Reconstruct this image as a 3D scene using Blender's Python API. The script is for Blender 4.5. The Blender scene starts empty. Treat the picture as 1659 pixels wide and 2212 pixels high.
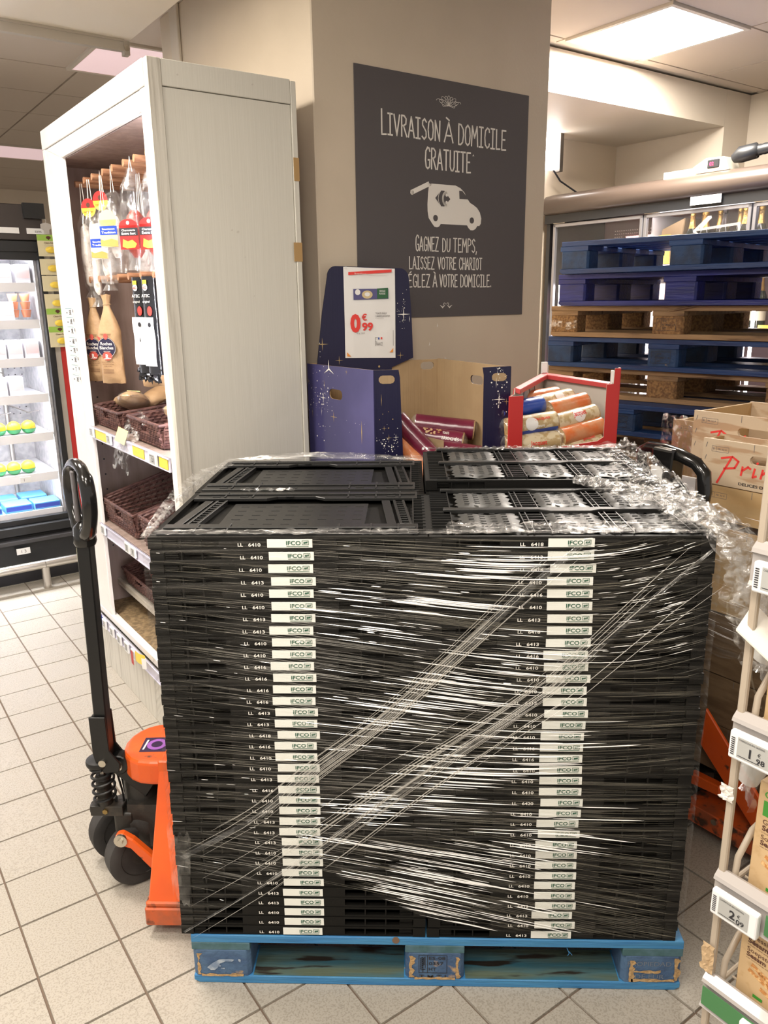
import bpy, math, random
from mathutils import Matrix, Vector
R = random.Random(7)
S = bpy.context.scene
COL = S.collection
TH = 0.6537307                      # the building's axes are turned by this against the pallet's axes
CU, SU = math.cos(TH), math.sin(TH)
def B(u, v, z=0.0):                 # building axes -> world
    return Vector((u*CU - v*SU, u*SU + v*CU, z))

# ---------------------------------------------------------------- camera
cam_d = bpy.data.cameras.new('camera'); cam = bpy.data.objects.new('camera', cam_d); COL.objects.link(cam)
cam.location = (0.5445, -1.5742, 1.648)
_f = Vector((math.sin(-.0349)*math.cos(.2655), math.cos(-.0349)*math.cos(.2655), -math.sin(.2655)))
_r = Vector((math.cos(-.0349), -math.sin(-.0349), 0)); _u = _r.cross(_f)
_c, _s = math.cos(-.0128), math.sin(-.0128)
_r2 = _c*_r + _s*_u; _u2 = -_s*_r + _c*_u
cam.matrix_world = Matrix(((_r2.x, _u2.x, -_f.x, .5445), (_r2.y, _u2.y, -_f.y, -1.5742), (_r2.z, _u2.z, -_f.z, 1.648), (0, 0, 0, 1)))
cam_d.sensor_fit = 'VERTICAL'; cam_d.sensor_height = 24.0; cam_d.lens = 24.0*1696.7/2212
cam_d.clip_start = .05; S.camera = cam
# ---------------------------------------------------------------- world, lamps, exposure
S.view_settings.view_transform = 'Standard'; S.view_settings.look = 'None'
S.view_settings.gamma = 1; S.view_settings.use_curve_mapping = False
S.view_settings.exposure = 0.38
w = bpy.data.worlds.new('world'); S.world = w; w.use_nodes = True
w.node_tree.nodes['Background'].inputs[0].default_value = (1, .93, .86, 1)
w.node_tree.nodes['Background'].inputs[1].default_value = .52
def area(name, loc, size, power, color, rot=(0, 0, 0), sy=None, spread=math.pi):
    d = bpy.data.lights.new(name, 'AREA'); d.energy = power; d.color = color; d.size = size; d.spread = spread
    if sy: d.shape = 'RECTANGLE'; d.size_y = sy
    o = bpy.data.objects.new(name, d); COL.objects.link(o); o.location = loc; o.rotation_euler = rot
    return o
WARM = (1, .92, .82); COOL = (.90, .92, 1)
CEIL = 2.88
LAMPS = [(3.06, 1.10), (-2.05, -.8), (-1.3, .0), (-1.4, 2.6), (-.9, -1.9), (3.0, -1.3), (-.35, 1.0), (.5, 4.6), (-.2, -1.0)]  # includes unseen fills added to brighten the cabinet frame and the pillar
LP = [88, 20, 23, 34, 24, 2, 44, 44, 25]
for (u, v), p_ in zip(LAMPS, LP):
    area('overhead_light', B(u, v, (2.73 if u < .83 and v < 2.19 else 2.84)), .56, p_, WARM, (0, 0, TH))
# ---------------------------------------------------------------- materials
MATS = {}
def mat(name, col, rough=.5, metal=0, spec=.5, col2=None, scale=8, stretch=(1, 1, 1), mix=(.4, .6), bump=0, bscale=60, bst=None,
        emit=None, es=0, alpha=1, coat=0, col3=None, scale3=3, mix3=(.55, .62), detail=5, trans=0):
    if name in MATS: return MATS[name]
    m = bpy.data.materials.new(name); m.use_nodes = True; nt = m.node_tree; n = nt.nodes; L = nt.links
    b = n['Principled BSDF']; MATS[name] = m
    c4 = lambda c: (c[0], c[1], c[2], 1)
    b.inputs['Base Color'].default_value = c4(col); b.inputs['Roughness'].default_value = rough
    b.inputs['Metallic'].default_value = metal; b.inputs['Specular IOR Level'].default_value = spec
    b.inputs['Alpha'].default_value = alpha; b.inputs['Coat Weight'].default_value = coat
    b.inputs['Transmission Weight'].default_value = trans
    m.diffuse_color = c4(col)
    def vec(st):
        t = n.new('ShaderNodeTexCoord'); mp = n.new('ShaderNodeMapping'); mp.inputs['Scale'].default_value = st
        oi = n.new('ShaderNodeObjectInfo'); ml = n.new('ShaderNodeVectorMath'); ml.operation = 'SCALE'; ml.inputs['Scale'].default_value = 1
        ml.inputs[0].default_value = (7.3, 3.1, 5.7); L.new(oi.outputs['Random'], ml.inputs['Scale']); ad = n.new('ShaderNodeVectorMath'); ad.operation = 'ADD'
        L.new(t.outputs['Object'], ad.inputs[0]); L.new(ml.outputs[0], ad.inputs[1]); L.new(ad.outputs[0], mp.inputs['Vector']); return mp.outputs[0]
    def noise(st, sc, dt=5):
        x = n.new('ShaderNodeTexNoise'); x.inputs['Scale'].default_value = sc; x.inputs['Detail'].default_value = dt
        L.new(vec(st), x.inputs['Vector']); return x.outputs['Fac']
    cur = None
    if col2:
        mr = n.new('ShaderNodeMapRange'); mr.inputs[1].default_value = mix[0]; mr.inputs[2].default_value = mix[1]
        L.new(noise(stretch, scale, detail), mr.inputs[0])
        mx = n.new('ShaderNodeMix'); mx.data_type = 'RGBA'; mx.inputs[6].default_value = c4(col); mx.inputs[7].default_value = c4(col2)
        L.new(mr.outputs[0], mx.inputs[0]); cur = mx.outputs[2]
    if col3:
        mr = n.new('ShaderNodeMapRange'); mr.inputs[1].default_value = mix3[0]; mr.inputs[2].default_value = mix3[1]
        L.new(noise(stretch, scale3, 8), mr.inputs[0])
        mx = n.new('ShaderNodeMix'); mx.data_type = 'RGBA'; mx.inputs[6].default_value = c4(col); mx.inputs[7].default_value = c4(col3)
        if cur: L.new(cur, mx.inputs[6])
        L.new(mr.outputs[0], mx.inputs[0]); cur = mx.outputs[2]
    if cur: L.new(cur, b.inputs['Base Color'])
    if bump:
        bp = n.new('ShaderNodeBump'); bp.inputs['Strength'].default_value = bump; bp.inputs['Distance'].default_value = .01
        L.new(noise(bst or (1, 1, 1), bscale), bp.inputs['Height']); L.new(bp.outputs[0], b.inputs['Normal'])
    if emit:
        b.inputs['Emission Color'].default_value = c4(emit); b.inputs['Emission Strength'].default_value = es
    return m
def film(name, base, hi, st, sc, rough=.12, bump=.6, tint=(.9, .9, .88), bsc=None, m0=.45, m1=.7):
    # clear plastic film: mostly see-through, glossy, with milky creases
    m = bpy.data.materials.new(name); m.use_nodes = True; nt = m.node_tree; n = nt.nodes; L = nt.links
    n.remove(n['Principled BSDF']); out = n['Material Output']
    tc = n.new('ShaderNodeTexCoord'); mp = n.new('ShaderNodeMapping'); mp.inputs['Scale'].default_value = st
    L.new(tc.outputs['Object'], mp.inputs['Vector'])
    nz = n.new('ShaderNodeTexNoise'); nz.inputs['Scale'].default_value = sc; nz.inputs['Detail'].default_value = 6
    nz.inputs['Distortion'].default_value = .6
    L.new(mp.outputs[0], nz.inputs['Vector'])
    mr = n.new('ShaderNodeMapRange'); mr.inputs[1].default_value = m0; mr.inputs[2].default_value = m1
    mr.inputs[3].default_value = base; mr.inputs[4].default_value = hi
    L.new(nz.outputs['Fac'], mr.inputs[0])
    bp = n.new('ShaderNodeBump'); bp.inputs['Strength'].default_value = bump; bp.inputs['Distance'].default_value = .01
    L.new(nz.outputs['Fac'], bp.inputs['Height'])
    tr = n.new('ShaderNodeBsdfTransparent'); gl = n.new('ShaderNodeBsdfGlossy'); df = n.new('ShaderNodeBsdfDiffuse')
    gl.inputs['Roughness'].default_value = rough; gl.inputs['Color'].default_value = (*tint, 1); df.inputs['Color'].default_value = (*tint, 1)
    L.new(bp.outputs[0], gl.inputs['Normal'])
    m2 = n.new('ShaderNodeMixShader'); m2.inputs[0].default_value = .3; L.new(gl.outputs[0], m2.inputs[1]); L.new(df.outputs[0], m2.inputs[2])
    m1_ = n.new('ShaderNodeMixShader'); L.new(mr.outputs[0], m1_.inputs[0]); L.new(tr.outputs[0], m1_.inputs[1]); L.new(m2.outputs[0], m1_.inputs[2])
    L.new(m1_.outputs[0], out.inputs[0]); MATS[name] = m; m.diffuse_color = (.8, .8, .8, 1)
    return m
tile_m = mat('floor_tile', (.41, .375, .32), .40, col2=(.32, .29, .24), scale=220, mix=(.48, .62), detail=2, bump=.04, bscale=200)
grout_m = mat('grout', (.16, .115, .085), .9)
wall_m = mat('wall_paint', (.66, .565, .445), .6, col2=(.62, .53, .415), scale=2.5, bump=.05, bscale=120)
wall2_m = mat('wall_paint_light', (.62, .55, .46), .55, bump=.04, bscale=120)
ceil_m = mat('ceiling_panel', (.55, .47, .39), .8, bump=.05, bscale=260)
ceilt_m = mat('ceiling_rail', (.60, .54, .46), .5)
cabw_m = mat('white_laminate', (.66, .64, .57), .5, col2=(.62, .60, .53), scale=6, stretch=(40, 40, .5), mix=(.35, .7), bump=.05, bscale=6, bst=(40, 40, .5))
cabg_m = mat('whitewashed_wood', (.60, .57, .50), .5, col2=(.40, .37, .31), scale=5, stretch=(14, 14, .8), mix=(.5, .75), bump=.2, bscale=5, bst=(14, 14, .8))
frame_m = mat('white_frame', (.82, .79, .76), .4, col2=(.68, .65, .62), scale=4, stretch=(12, 2, 2), mix=(.55, .8))
oak_m = mat('grey_oak', (.36, .27, .235), .5, col2=(.25, .185, .155), scale=3, stretch=(9, 9, 1.2), mix=(.35, .7), bump=.15, bscale=4, bst=(12, 12, 1))
peg_m = mat('peg_wood', (.50, .27, .15), .45, col2=(.32, .15, .08), scale=6, stretch=(2, 12, 12), mix=(.4, .6))
ofloor_m = mat('pressed_wood', (.30, .21, .11), .7, col2=(.17, .115, .06), scale=60)
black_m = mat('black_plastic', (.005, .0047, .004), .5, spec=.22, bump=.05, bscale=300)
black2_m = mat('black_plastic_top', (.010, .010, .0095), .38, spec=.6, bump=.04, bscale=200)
grip_m = mat('grip_plastic', (.008, .008, .008), .16, coat=.3)
steelk_m = mat('black_steel', (.006, .006, .006), .42, coat=0, bump=.03)
greasy_m = mat('greasy_steel', (.020, .018, .015), .45, col2=(.07, .055, .04), scale=14, mix=(.55, .75), bump=.3, bscale=30)
orange_m = mat('orange_paint', (.80, .115, .012), .35, coat=.15, col2=(.70, .095, .012), scale=6, col3=(.10, .04, .02), scale3=16, mix3=(.66, .72), bump=.06, bscale=40)
rust_m = mat('orange_worn', (.72, .115, .02), .45, col2=(.40, .10, .04), scale=10, col3=(.07, .035, .022), scale3=22, mix3=(.52, .62), bump=.15, bscale=40)
rubber_m = mat('rubber', (.022, .020, .019), .7, col2=(.045, .042, .04), scale=5, bump=.1, bscale=50)
zinc_m = mat('zinc', (.62, .58, .50), .3, 1)
chrome_m = mat('brushed_steel', (.55, .52, .48), .32, 1, bump=.03, bscale=40, bst=(1, 1, 20))
blue_m = mat('blue_paint_wood', (.035, .185, .42), .55, col2=(.06, .25, .46), scale=5, stretch=(1, 9, 9), mix=(.35, .7), col3=(.50, .34, .17), scale3=9, mix3=(.70, .74), bump=.3, bscale=8, bst=(1.5, 14, 14))
blueg_m = mat('blue_block', (.075, .145, .255), .65, col2=(.05, .10, .20), scale=18, col3=(.52, .34, .16), scale3=11, mix3=(.68, .72), bump=.4, bscale=60)
blued_m = mat('blue_board_wet', (.045, .15, .20), .5, col2=(.10, .13, .09), scale=4, stretch=(1, 7, 7), mix=(.35, .65), col3=(.025, .02, .015), scale3=6, mix3=(.58, .66), bump=.2, bscale=8, bst=(1.5, 14, 14))
bluek_m = mat('blue_stack_paint', (.006, .045, .165), .5, col2=(.008, .024, .10), scale=4, stretch=(1, 8, 8), mix=(.35, .7), col3=(.10, .09, .06), scale3=8, mix3=(.72, .78), bump=.3, bscale=8, bst=(1.5, 14, 14))
bluev_m = mat('blue_stack_violet', (.009, .016, .165), .45, col2=(.007, .012, .11), scale=5, stretch=(1, 8, 8), col3=(.10, .09, .08), scale3=10, mix3=(.72, .76), bump=.25, bscale=8, bst=(1.5, 14, 14))
woodp_m = mat('pallet_wood', (.34, .22, .115), .75, col2=(.19, .115, .06), scale=4, stretch=(1, 9, 9), mix=(.3, .7), col3=(.09, .05, .03), scale3=4, mix3=(.58, .7), bump=.4, bscale=8, bst=(1.5, 14, 14))
blockw_m = mat('chip_block', (.28, .16, .065), .85, col2=(.15, .08, .035), scale=90, mix=(.4, .6), bump=.5, bscale=90)
ply_m = mat('crate_plywood', (.54, .42, .29), .55, col2=(.43, .28, .165), scale=4.5, stretch=(1, 1, 6), mix=(.52, .58), bump=.05)
plank_m = mat('crate_plank', (.48, .33, .165), .6, col2=(.48, .31, .14), scale=4, stretch=(1, 1, 8), mix=(.35, .7), bump=.1, bscale=30)
kraft_m = mat('kraft_card', (.40, .28, .155), .75, col2=(.37, .255, .14), scale=10, bump=.15, bscale=8, bst=(14, 14, .3))
kraftp_m = mat('kraft_paper', (.50, .33, .18), .55, col2=(.40, .25, .13), scale=9, bump=.5, bscale=26)
navy_m = mat('navy_print', (.007, .006, .038), .4, bump=.08, bscale=7, bst=(16, 16, .3))
navyl_m = mat('navy_gloss', (.060, .056, .16), .30, coat=.3, col2=(.085, .078, .21), scale=3)
red_m = mat('red_card', (.45, .022, .020), .45)
redt_m = mat('red_fold', (.52, .06, .06), .4)
greyc_m = mat('grey_card', (.50, .45, .40), .75)
slate_m = mat('poster_slate', (.092, .082, .085), .55, bump=.03, bscale=200)
white_m = mat('white_print', (.85, .82, .76), .55)
paper_m = mat('white_paper', (.80, .79, .77), .6)
gold_m = mat('gold_print', (.42, .30, .14), .4)
ink_m = mat('black_ink', (.02, .02, .025), .5)
inkg_m = mat('grey_ink', (.16, .15, .15), .6)
redp_m = mat('red_ink', (.75, .05, .04), .5)
green_m = mat('dark_green_ink', (.015, .10, .055), .5)
biog_m = mat('green_ink', (.055, .30, .035), .5)
brownk_m = mat('brown_ink', (.10, .035, .02), .5)
bluep_m = mat('blue_ink', (.02, .06, .42), .4)
yellow_m = mat('yellow_ink', (.85, .62, .05), .45)
label_m = mat('label_white', (.83, .84, .78), .4)
pink_m = mat('pink_ink', (.45, .08, .5), .4)
wick_m = mat('wicker', (.135, .062, .05), .5, col2=(.07, .03, .027), scale=40, bump=.3, bscale=80)
lilac_m = mat('price_rail', (.62, .60, .72), .3)
esl_m = mat('shelf_label', (.80, .80, .80), .35)
lcd_m = mat('label_screen', (.42, .42, .40), .4)
cream_m = mat('wire_paint', (.43, .36, .28), .35)
clear_m = film('clear_plastic', .05, .42, (1, 1, 1), 20, .15, .5)
sheet_m = film('stretch_film', .006, .075, (1.0, 1, 42), 3.2, .2, .8, (.78, .74, .66))
crump_m = film('crumpled_film', .05, .62, (1, 1, 1), 42, .16, 1.0, (.85, .84, .82), m0=.47, m1=.66)
edge_m = film('edge_film', .05, .6, (1, 5, 5), 14, .16, 1.0, (.85, .84, .82), m0=.46, m1=.66)
band_m = film('film_band', .04, .24, (1, 1, 1), 24, .2, .8)
gauze_m = film('side_film', .05, .3, (1, 1, 20), 4, .2, .5)
strand_m = mat('film_strand', (.46, .42, .32), .3, alpha=.10, spec=1)
strandw_m = mat('film_strand_glint', (.95, .93, .90), .2, spec=1, alpha=.95)  # white colour stands in for glints on the film folds
lampf_m = mat('lamp_face', (1, 1, 1), .5, emit=(1, .95, .88), es=5)
# ---------------------------------------------------------------- mesh building
_TX = {}
def textdata(s, bold=0, res=3):
    k = (s, bold, res)
    if k not in _TX:
        c = bpy.data.curves.new('t', 'FONT'); c.body = s; c.size = 1; c.offset = bold; c.resolution_u = res; c.align_x = 'LEFT'
        o = bpy.data.objects.new('t', c); me = bpy.data.meshes.new_from_object(o)
        vs = [(v.co.x, v.co.y) for v in me.vertices]; fs = [tuple(p.vertices) for p in me.polygons]
        x0 = min(v[0] for v in vs); x1 = max(v[0] for v in vs); y0 = min(v[1] for v in vs); y1 = max(v[1] for v in vs)
        _TX[k] = (vs, fs, x0, x1, y0, y1)
        bpy.data.objects.remove(o); bpy.data.curves.remove(c); bpy.data.meshes.remove(me)
    return _TX[k]
XZ = Matrix(((1, 0, 0, 0), (0, 0, -1, 0), (0, 1, 0, 0), (0, 0, 0, 1)))     # drawing plane -> upright, facing -y
YZ = Matrix(((0, 0, -1, 0), (-1, 0, 0, 0), (0, 1, 0, 0), (0, 0, 0, 1)))     # upright, facing -x (reads along -y)
XY = Matrix.Identity(4)
def T(x, y, z): return Matrix.Translation((x, y, z))
def RZ(a): return Matrix.Rotation(a, 4, 'Z')
def RX(a): return Matrix.Rotation(a, 4, 'X')
def RY(a): return Matrix.Rotation(a, 4, 'Y')
class M:
    def __init__(s): s.v = []; s.f = []; s.m = Matrix.Identity(4)
    def add(s, vs, fs, m=None):
        k = len(s.v); mm = s.m if m is None else s.m @ m
        s.v += [mm @ Vector(p) for p in vs]; s.f += [tuple(i+k for i in f) for f in fs]; return s
    def hexa(s, p):
        return s.add(p, [(0, 3, 2, 1), (4, 5, 6, 7), (0, 1, 5, 4), (1, 2, 6, 5), (2, 3, 7, 6), (3, 0, 4, 7)])
    def box(s, x0, x1, y0, y1, z0, z1):
        return s.hexa([(x0, y0, z0), (x1, y0, z0), (x1, y1, z0), (x0, y1, z0), (x0, y0, z1), (x1, y0, z1), (x1, y1, z1), (x0, y1, z1)])
    def prism(s, poly, h0, h1, m=None):
        n = len(poly)
        a = sum(poly[i][0]*poly[(i+1) % n][1]-poly[(i+1) % n][0]*poly[i][1] for i in range(n))
        if a < 0: poly = poly[::-1]
        vs = [(x, y, h0) for x, y in poly]+[(x, y, h1) for x, y in poly]
        fs = [tuple(range(n-1, -1, -1)), tuple(range(n, 2*n))]+[(i, (i+1) % n, (i+1) % n+n, i+n) for i in range(n)]
        return s.add(vs, fs, m)
    def cyl(s, p0, p1, r, n=12, r1=None):
        return s.tube([p0, p1], [r, r if r1 is None else r1], n)
    def tube(s, pts, r, n=8, closed=False, caps=True, flat=1.0):
        pts = [Vector(p) for p in pts]; N = len(pts); rr = r if isinstance(r, (list, tuple)) else [r]*N
        vs = []; pn = None
        for i, p in enumerate(pts):
            a = pts[(i-1) % N] if (i or closed) else p; b = pts[(i+1) % N] if (i < N-1 or closed) else p
            t = (b-a)
            if t.length < 1e-9: t = Vector((0, 0, 1))
            t.normalize()
            if pn is None: pn = t.orthogonal().normalized() if abs(t.z) > .9 else Vector((0, 0, 1))
            pn = pn - t*pn.dot(t)
            if pn.length < 1e-6: pn = t.orthogonal()
            pn.normalize(); q = t.cross(pn)
            vs += [p+(pn*math.cos(2*math.pi*k/n)*flat+q*math.sin(2*math.pi*k/n))*rr[i] for k in range(n)]
        fs = []
        for i in range(N if closed else N-1):
            j = (i+1) % N
            fs += [(i*n+k, i*n+(k+1) % n, j*n+(k+1) % n, j*n+k) for k in range(n)]
        if caps and not closed: fs += [tuple(range(n-1, -1, -1)), tuple((N-1)*n+k for k in range(n))]
        return s.add(vs, fs)
    def lathe(s, prof, n=20, m=None):
        vs = []; N = len(prof)
        for r, z in prof: vs += [(r*math.cos(2*math.pi*k/n), r*math.sin(2*math.pi*k/n), z) for k in range(n)]
        fs = [(i*n+k, i*n+(k+1) % n, (i+1)*n+(k+1) % n, (i+1)*n+k) for i in range(N-1) for k in range(n)]
        fs += [tuple(range(n-1, -1, -1)), tuple((N-1)*n+k for k in range(n))]
        return s.add(vs, fs, m)
    def grid(s, fn, nu, nv, wrap=False):
        vs = [fn(i/nu, j/nv) for i in range(nu+1) for j in range(nv+1)]
        fs = [(i*(nv+1)+j, (i+1)*(nv+1)+j, (i+1)*(nv+1)+j+1, i*(nv+1)+j+1) for i in range(nu) for j in range(nv)]
        return s.add(vs, fs)
    def poly(s, pts, m=None): return s.add([(x, y, 0) for x, y in pts], [tuple(range(len(pts)))], m)
    def text(s, t, x, y, h, m, w=None, bold=0, sx=1.0, align='l', res=3):
        # h: height of the capitals; w: forced width
        if not t.strip(): return s
        vs, fs, x0, x1, y0, y1 = textdata(t, bold, res)
        k = h/.70; kx = k*sx
        if w: kx = w/(x1-x0)
        ox = x-x0*kx
        if align == 'c': ox = x-(x0+x1)/2*kx
        if align == 'r': ox = x-x1*kx
        return s.add([(ox+a*kx, y+b*k, 0) for a, b in vs], fs, m)
    def disc(s, x, y, r, m, n=12, ry=None):
        return s.poly([(x+r*math.cos(2*math.pi*k/n), y+(ry or r)*math.sin(2*math.pi*k/n)) for k in range(n)], m)
    def rect(s, x0, x1, y0, y1, m): return s.poly([(x0, y0), (x1, y0), (x1, y1), (x0, y1)], m)
    def star(s, x, y, r, m, n=4, k=.14, ry=None, a0=math.pi/2):
        q = (ry or r)/r
        return s.poly([(x+(r if i % 2 == 0 else r*k)*math.cos(a0+math.pi*i/n), y+q*(r if i % 2 == 0 else r*k)*math.sin(a0+math.pi*i/n)) for i in range(2*n)], m)
    def stroke(s, pts, w_, m):
        for (x0, y0), (x1, y1) in zip(pts, pts[1:]):
            d = math.hypot(x1-x0, y1-y0) or 1; nx, ny = -(y1-y0)/d*w_/2, (x1-x0)/d*w_/2
            ex, ey = (x1-x0)/d*w_*.3, (y1-y0)/d*w_*.3
            s.poly([(x0-nx-ex, y0-ny-ey), (x1-nx+ex, y1-ny+ey), (x1+nx+ex, y1+ny+ey), (x0+nx-ex, y0+ny-ey)], m)
        return s
    def mesh(s, name, mt, smooth=False):
        me = bpy.data.meshes.new(name); me.from_pydata([tuple(p) for p in s.v], [], s.f); me.materials.append(mt)
        if smooth: me.polygons.foreach_set('use_smooth', [True]*len(me.polygons))
        me.update(); return me
    def out(s, name, mt, parent=None, smooth=False, bevel=0, loc=None, kind=None, label=None, seg=1):
        return put(name, s.mesh(name, mt, smooth), parent, loc, bevel, kind, label, smooth, seg)
def put(name, me, parent=None, loc=None, bevel=0, kind=None, label=None, smooth=False, seg=1, mw=None):
    o = bpy.data.objects.new(name, me); COL.objects.link(o)
    if parent is not None: o.parent = parent
    if mw is not None: o.matrix_basis = mw
    if loc is not None: o.location = loc
    if bevel:
        b = o.modifiers.new('b', 'BEVEL'); b.width = bevel; b.segments = seg; b.limit_method = 'ANGLE'; b.angle_limit = .7
    if smooth and not bevel:
        try: me.set_sharp_from_angle(angle=.8)
        except Exception: pass
    if kind: o['kind'] = kind
    if label: o['label'] = label
    return o
def E(name, label, cat, loc=(0, 0, 0), rz=0, group=None, kind=None):
    o = bpy.data.objects.new(name, None); COL.objects.link(o); o.location = loc; o.rotation_euler = (0, 0, rz); o.empty_display_size = .1
    return tag(o, label, cat, group, kind)
def tag(o, label=None, cat=None, group=None, kind=None):
    if label: o['label'] = label
    if cat: o['category'] = cat
    if group: o['group'] = group
    if kind: o['kind'] = kind
    return o
def dup(root, loc=None, rz=None, label=None, group=None):
    r = root.copy(); COL.objects.link(r)
    if loc is not None: r.location = loc
    if rz is not None: r.rotation_euler = (0, 0, rz)
    if label: r['label'] = label
    if group: r['group'] = group
    for ch in list(root.children):
        c_ = ch.copy(); COL.objects.link(c_); c_.parent = r
        for g in list(ch.children):
            d = g.copy(); COL.objects.link(d); d.parent = c_
    return r
def ORD(n): return ['topmost', 'second', 'third', 'fourth', 'fifth', 'sixth', 'seventh', 'eighth', 'ninth', 'tenth', 'eleventh', 'twelfth', 'thirteenth', 'fourteenth', 'fifteenth', 'sixteenth', 'seventeenth', 'eighteenth', 'nineteenth', 'twentieth', 'twenty-first', 'twenty-second', 'twenty-third', 'twenty-fourth', 'twenty-fifth', 'twenty-sixth', 'twenty-seventh', 'twenty-eighth', 'twenty-ninth', 'thirtieth', 'thirty-first', 'thirty-second', 'thirty-third', 'thirty-fourth', 'thirty-fifth', 'lowest'][n]
# ================================================================ the setting
def struct(name, m, mt, parent=None, **k):
    o = m.out(name, mt, parent, **k)
    if parent is None: o['kind'] = 'structure'
    return o
m = M(); m.box(-4, 6, -4, 8.6, -.08, -.006)
floor = struct('floor', m, grout_m); floor.rotation_euler = (0, 0, TH)
P_ = .20746; T0 = (-.1084, 1.7006)
tm = M(); h = P_/2-.0024; tm.add([(-h, -h, -.008), (h, -h, -.008), (h, h, -.008), (-h, h, -.008), (-h+.001, -h+.001, 0), (h-.001, -h+.001, 0), (h-.001, h-.001, 0), (-h+.001, h-.001, 0)],
      [(4, 5, 6, 7), (0, 1, 5, 4), (1, 2, 6, 5), (2, 3, 7, 6), (3, 0, 4, 7)])
tile_me = tm.mesh('floor_tile', tile_m)
cells = []
for i in range(-19, 29):
    for j in range(-25, 32):
        u = T0[0]+(i+.5)*P_; v = T0[1]-(j+.5)*P_
        if not (-4 < u < 5.9 and -3.9 < v < 8.4): continue
        if .96+.1 < u < 2.07-.1 and .877+.1 < v < 2.1: continue
        p = B(u, v); d = Vector((p.x-.5445, p.y+1.574)); ang = math.atan2(d.x, d.y)+.035
        sc = d.length
        if abs(ang) > .56 or d.length < 1.1: sc += 50
        if -.1 < p.x < 1.25 and -.02 < p.y < .8: sc += 40
        if p.y > .95 and p.x > -.15 and p.x < 2.4: sc += 30
        if u > .45 and v > .8: sc += 45
        cells.append((sc, u, v))
cells.sort()
for sc, u, v in cells[:290]:
    o = bpy.data.objects.new('floor_tile', tile_me); COL.objects.link(o); o.parent = floor; o.location = (u, v, R.uniform(-.0006, .0004))
m = M()
for sc, u, v in cells[290:]: m.m = T(u, v, 0); m.add([(-h, -h, 0), (h, -h, 0), (h, h, 0), (-h, h, 0), (-h, -h, -.008), (h, -h, -.008), (h, h, -.008), (-h, h, -.008)], [(0, 1, 2, 3), (4, 5, 1, 0), (5, 6, 2, 1), (6, 7, 3, 2), (7, 4, 0, 3)])
m.out('floor_tile_field', tile_m, floor, kind='stuff')
CZ = 2.85
m = M(); m.box(-4, 6, -4, 8.6, CZ+.012, CZ+.10)
ceil = struct('ceiling', m, ceilt_m); ceil.rotation_euler = (0, 0, TH)
def cpanel(u0, u1, v0, v1):
    m = M(); g = .006; m.box(u0+g, u1-g, v0+g, v1-g, CZ, CZ+.0115); m.out('ceiling_panel', ceil_m, ceil)
LIGHTS = [(2.69, .77), (.82, 2.57), (.80, 5.57), (2.69, -1.63)]
for i in range(-3, 2):
    for j in range(2, 13):
        v0 = .77+.6*j; u0 = .89+1.2*i
        if (i, j) in ((0, 8), (0, 3)):
            cpanel(u0+.53, u0+1.2, v0, v0+.6); continue
        cpanel(u0, u0+1.2, v0, v0+.6)
for i in range(0, 6):
    for j in range(-5, 2):
        u0 = 2.09+.6*i; v0 = .77+.6*j
        if (abs(u0-2.69) < .01 and (abs(v0-.77) < .01 or abs(v0+1.63) < .01)) or (j == 1 and i == 9): continue
        cpanel(u0, u0+.6, v0, v0+.6 if j < 1 else 1.44)
for i in range(0, 3):
    for j in range(-5, 2): cpanel(.89+.6*(i-1), .89+.6*i, .77+.6*j, .77+.6*j+.6)
# lowered ceiling over the aisle on the left
m = M(); m.box(-4, .83, -4, 2.19, 2.75, CZ-.001)
o = struct('ceiling_lowered', m, mat('soffit_paint', (.74, .67, .57), .7, bump=.03)); o.rotation_euler = (0, 0, TH)
m = M(); m.box(-4, .81, 2.192, 2.222, 2.705, 2.74); m.box(-4, .80, 2.185, 2.228, 2.74, 2.7495); m.box(.80, .825, 2.188, 2.226, 2.69, 2.745)
o = struct('trim_1', m, mat('track_metal', (.50, .46, .40), .4, .3)); o.rotation_euler = (0, 0, TH)
m = M(); m.cyl((.812, 2.180, 2.715), (.812, 2.19, 2.715), .012, 10); m.out('track_screw', zinc_m, o)
def wallbox(name, mt, x0, x1, y0, y1, z0, z1, bevel=0):
    m = M(); m.box(x0, x1, y0, y1, z0, z1); o = struct(name, m, mt, bevel=bevel); o.rotation_euler = (0, 0, TH); return o
wallbox('wall_centre', wall_m, .96, 2.07, .877, 2.16, 0, CZ, .004)
wallbox('trim_2', wall2_m, .945, .9585, 1.935, 2.02, 0, CZ, .003)
wallbox('wall_back', wall_m, -4, 6, 8.3, 8.45, 0, CZ)
wallbox('wall_niche', wall_m, 2.07, 4.27, 2.30, 2.44, 0, CZ)
wallbox('wall_beam', wall2_m, 2.071, 4.27, 1.49, 2.299, 2.645, CZ-.001)
wallbox('wall_pier', wall2_m, 4.271, 4.53, 1.49, 2.40, 0, CZ)
wallbox('wall_right', wall2_m, 4.531, 4.70, -4, 2.40, 0, CZ)
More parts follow.
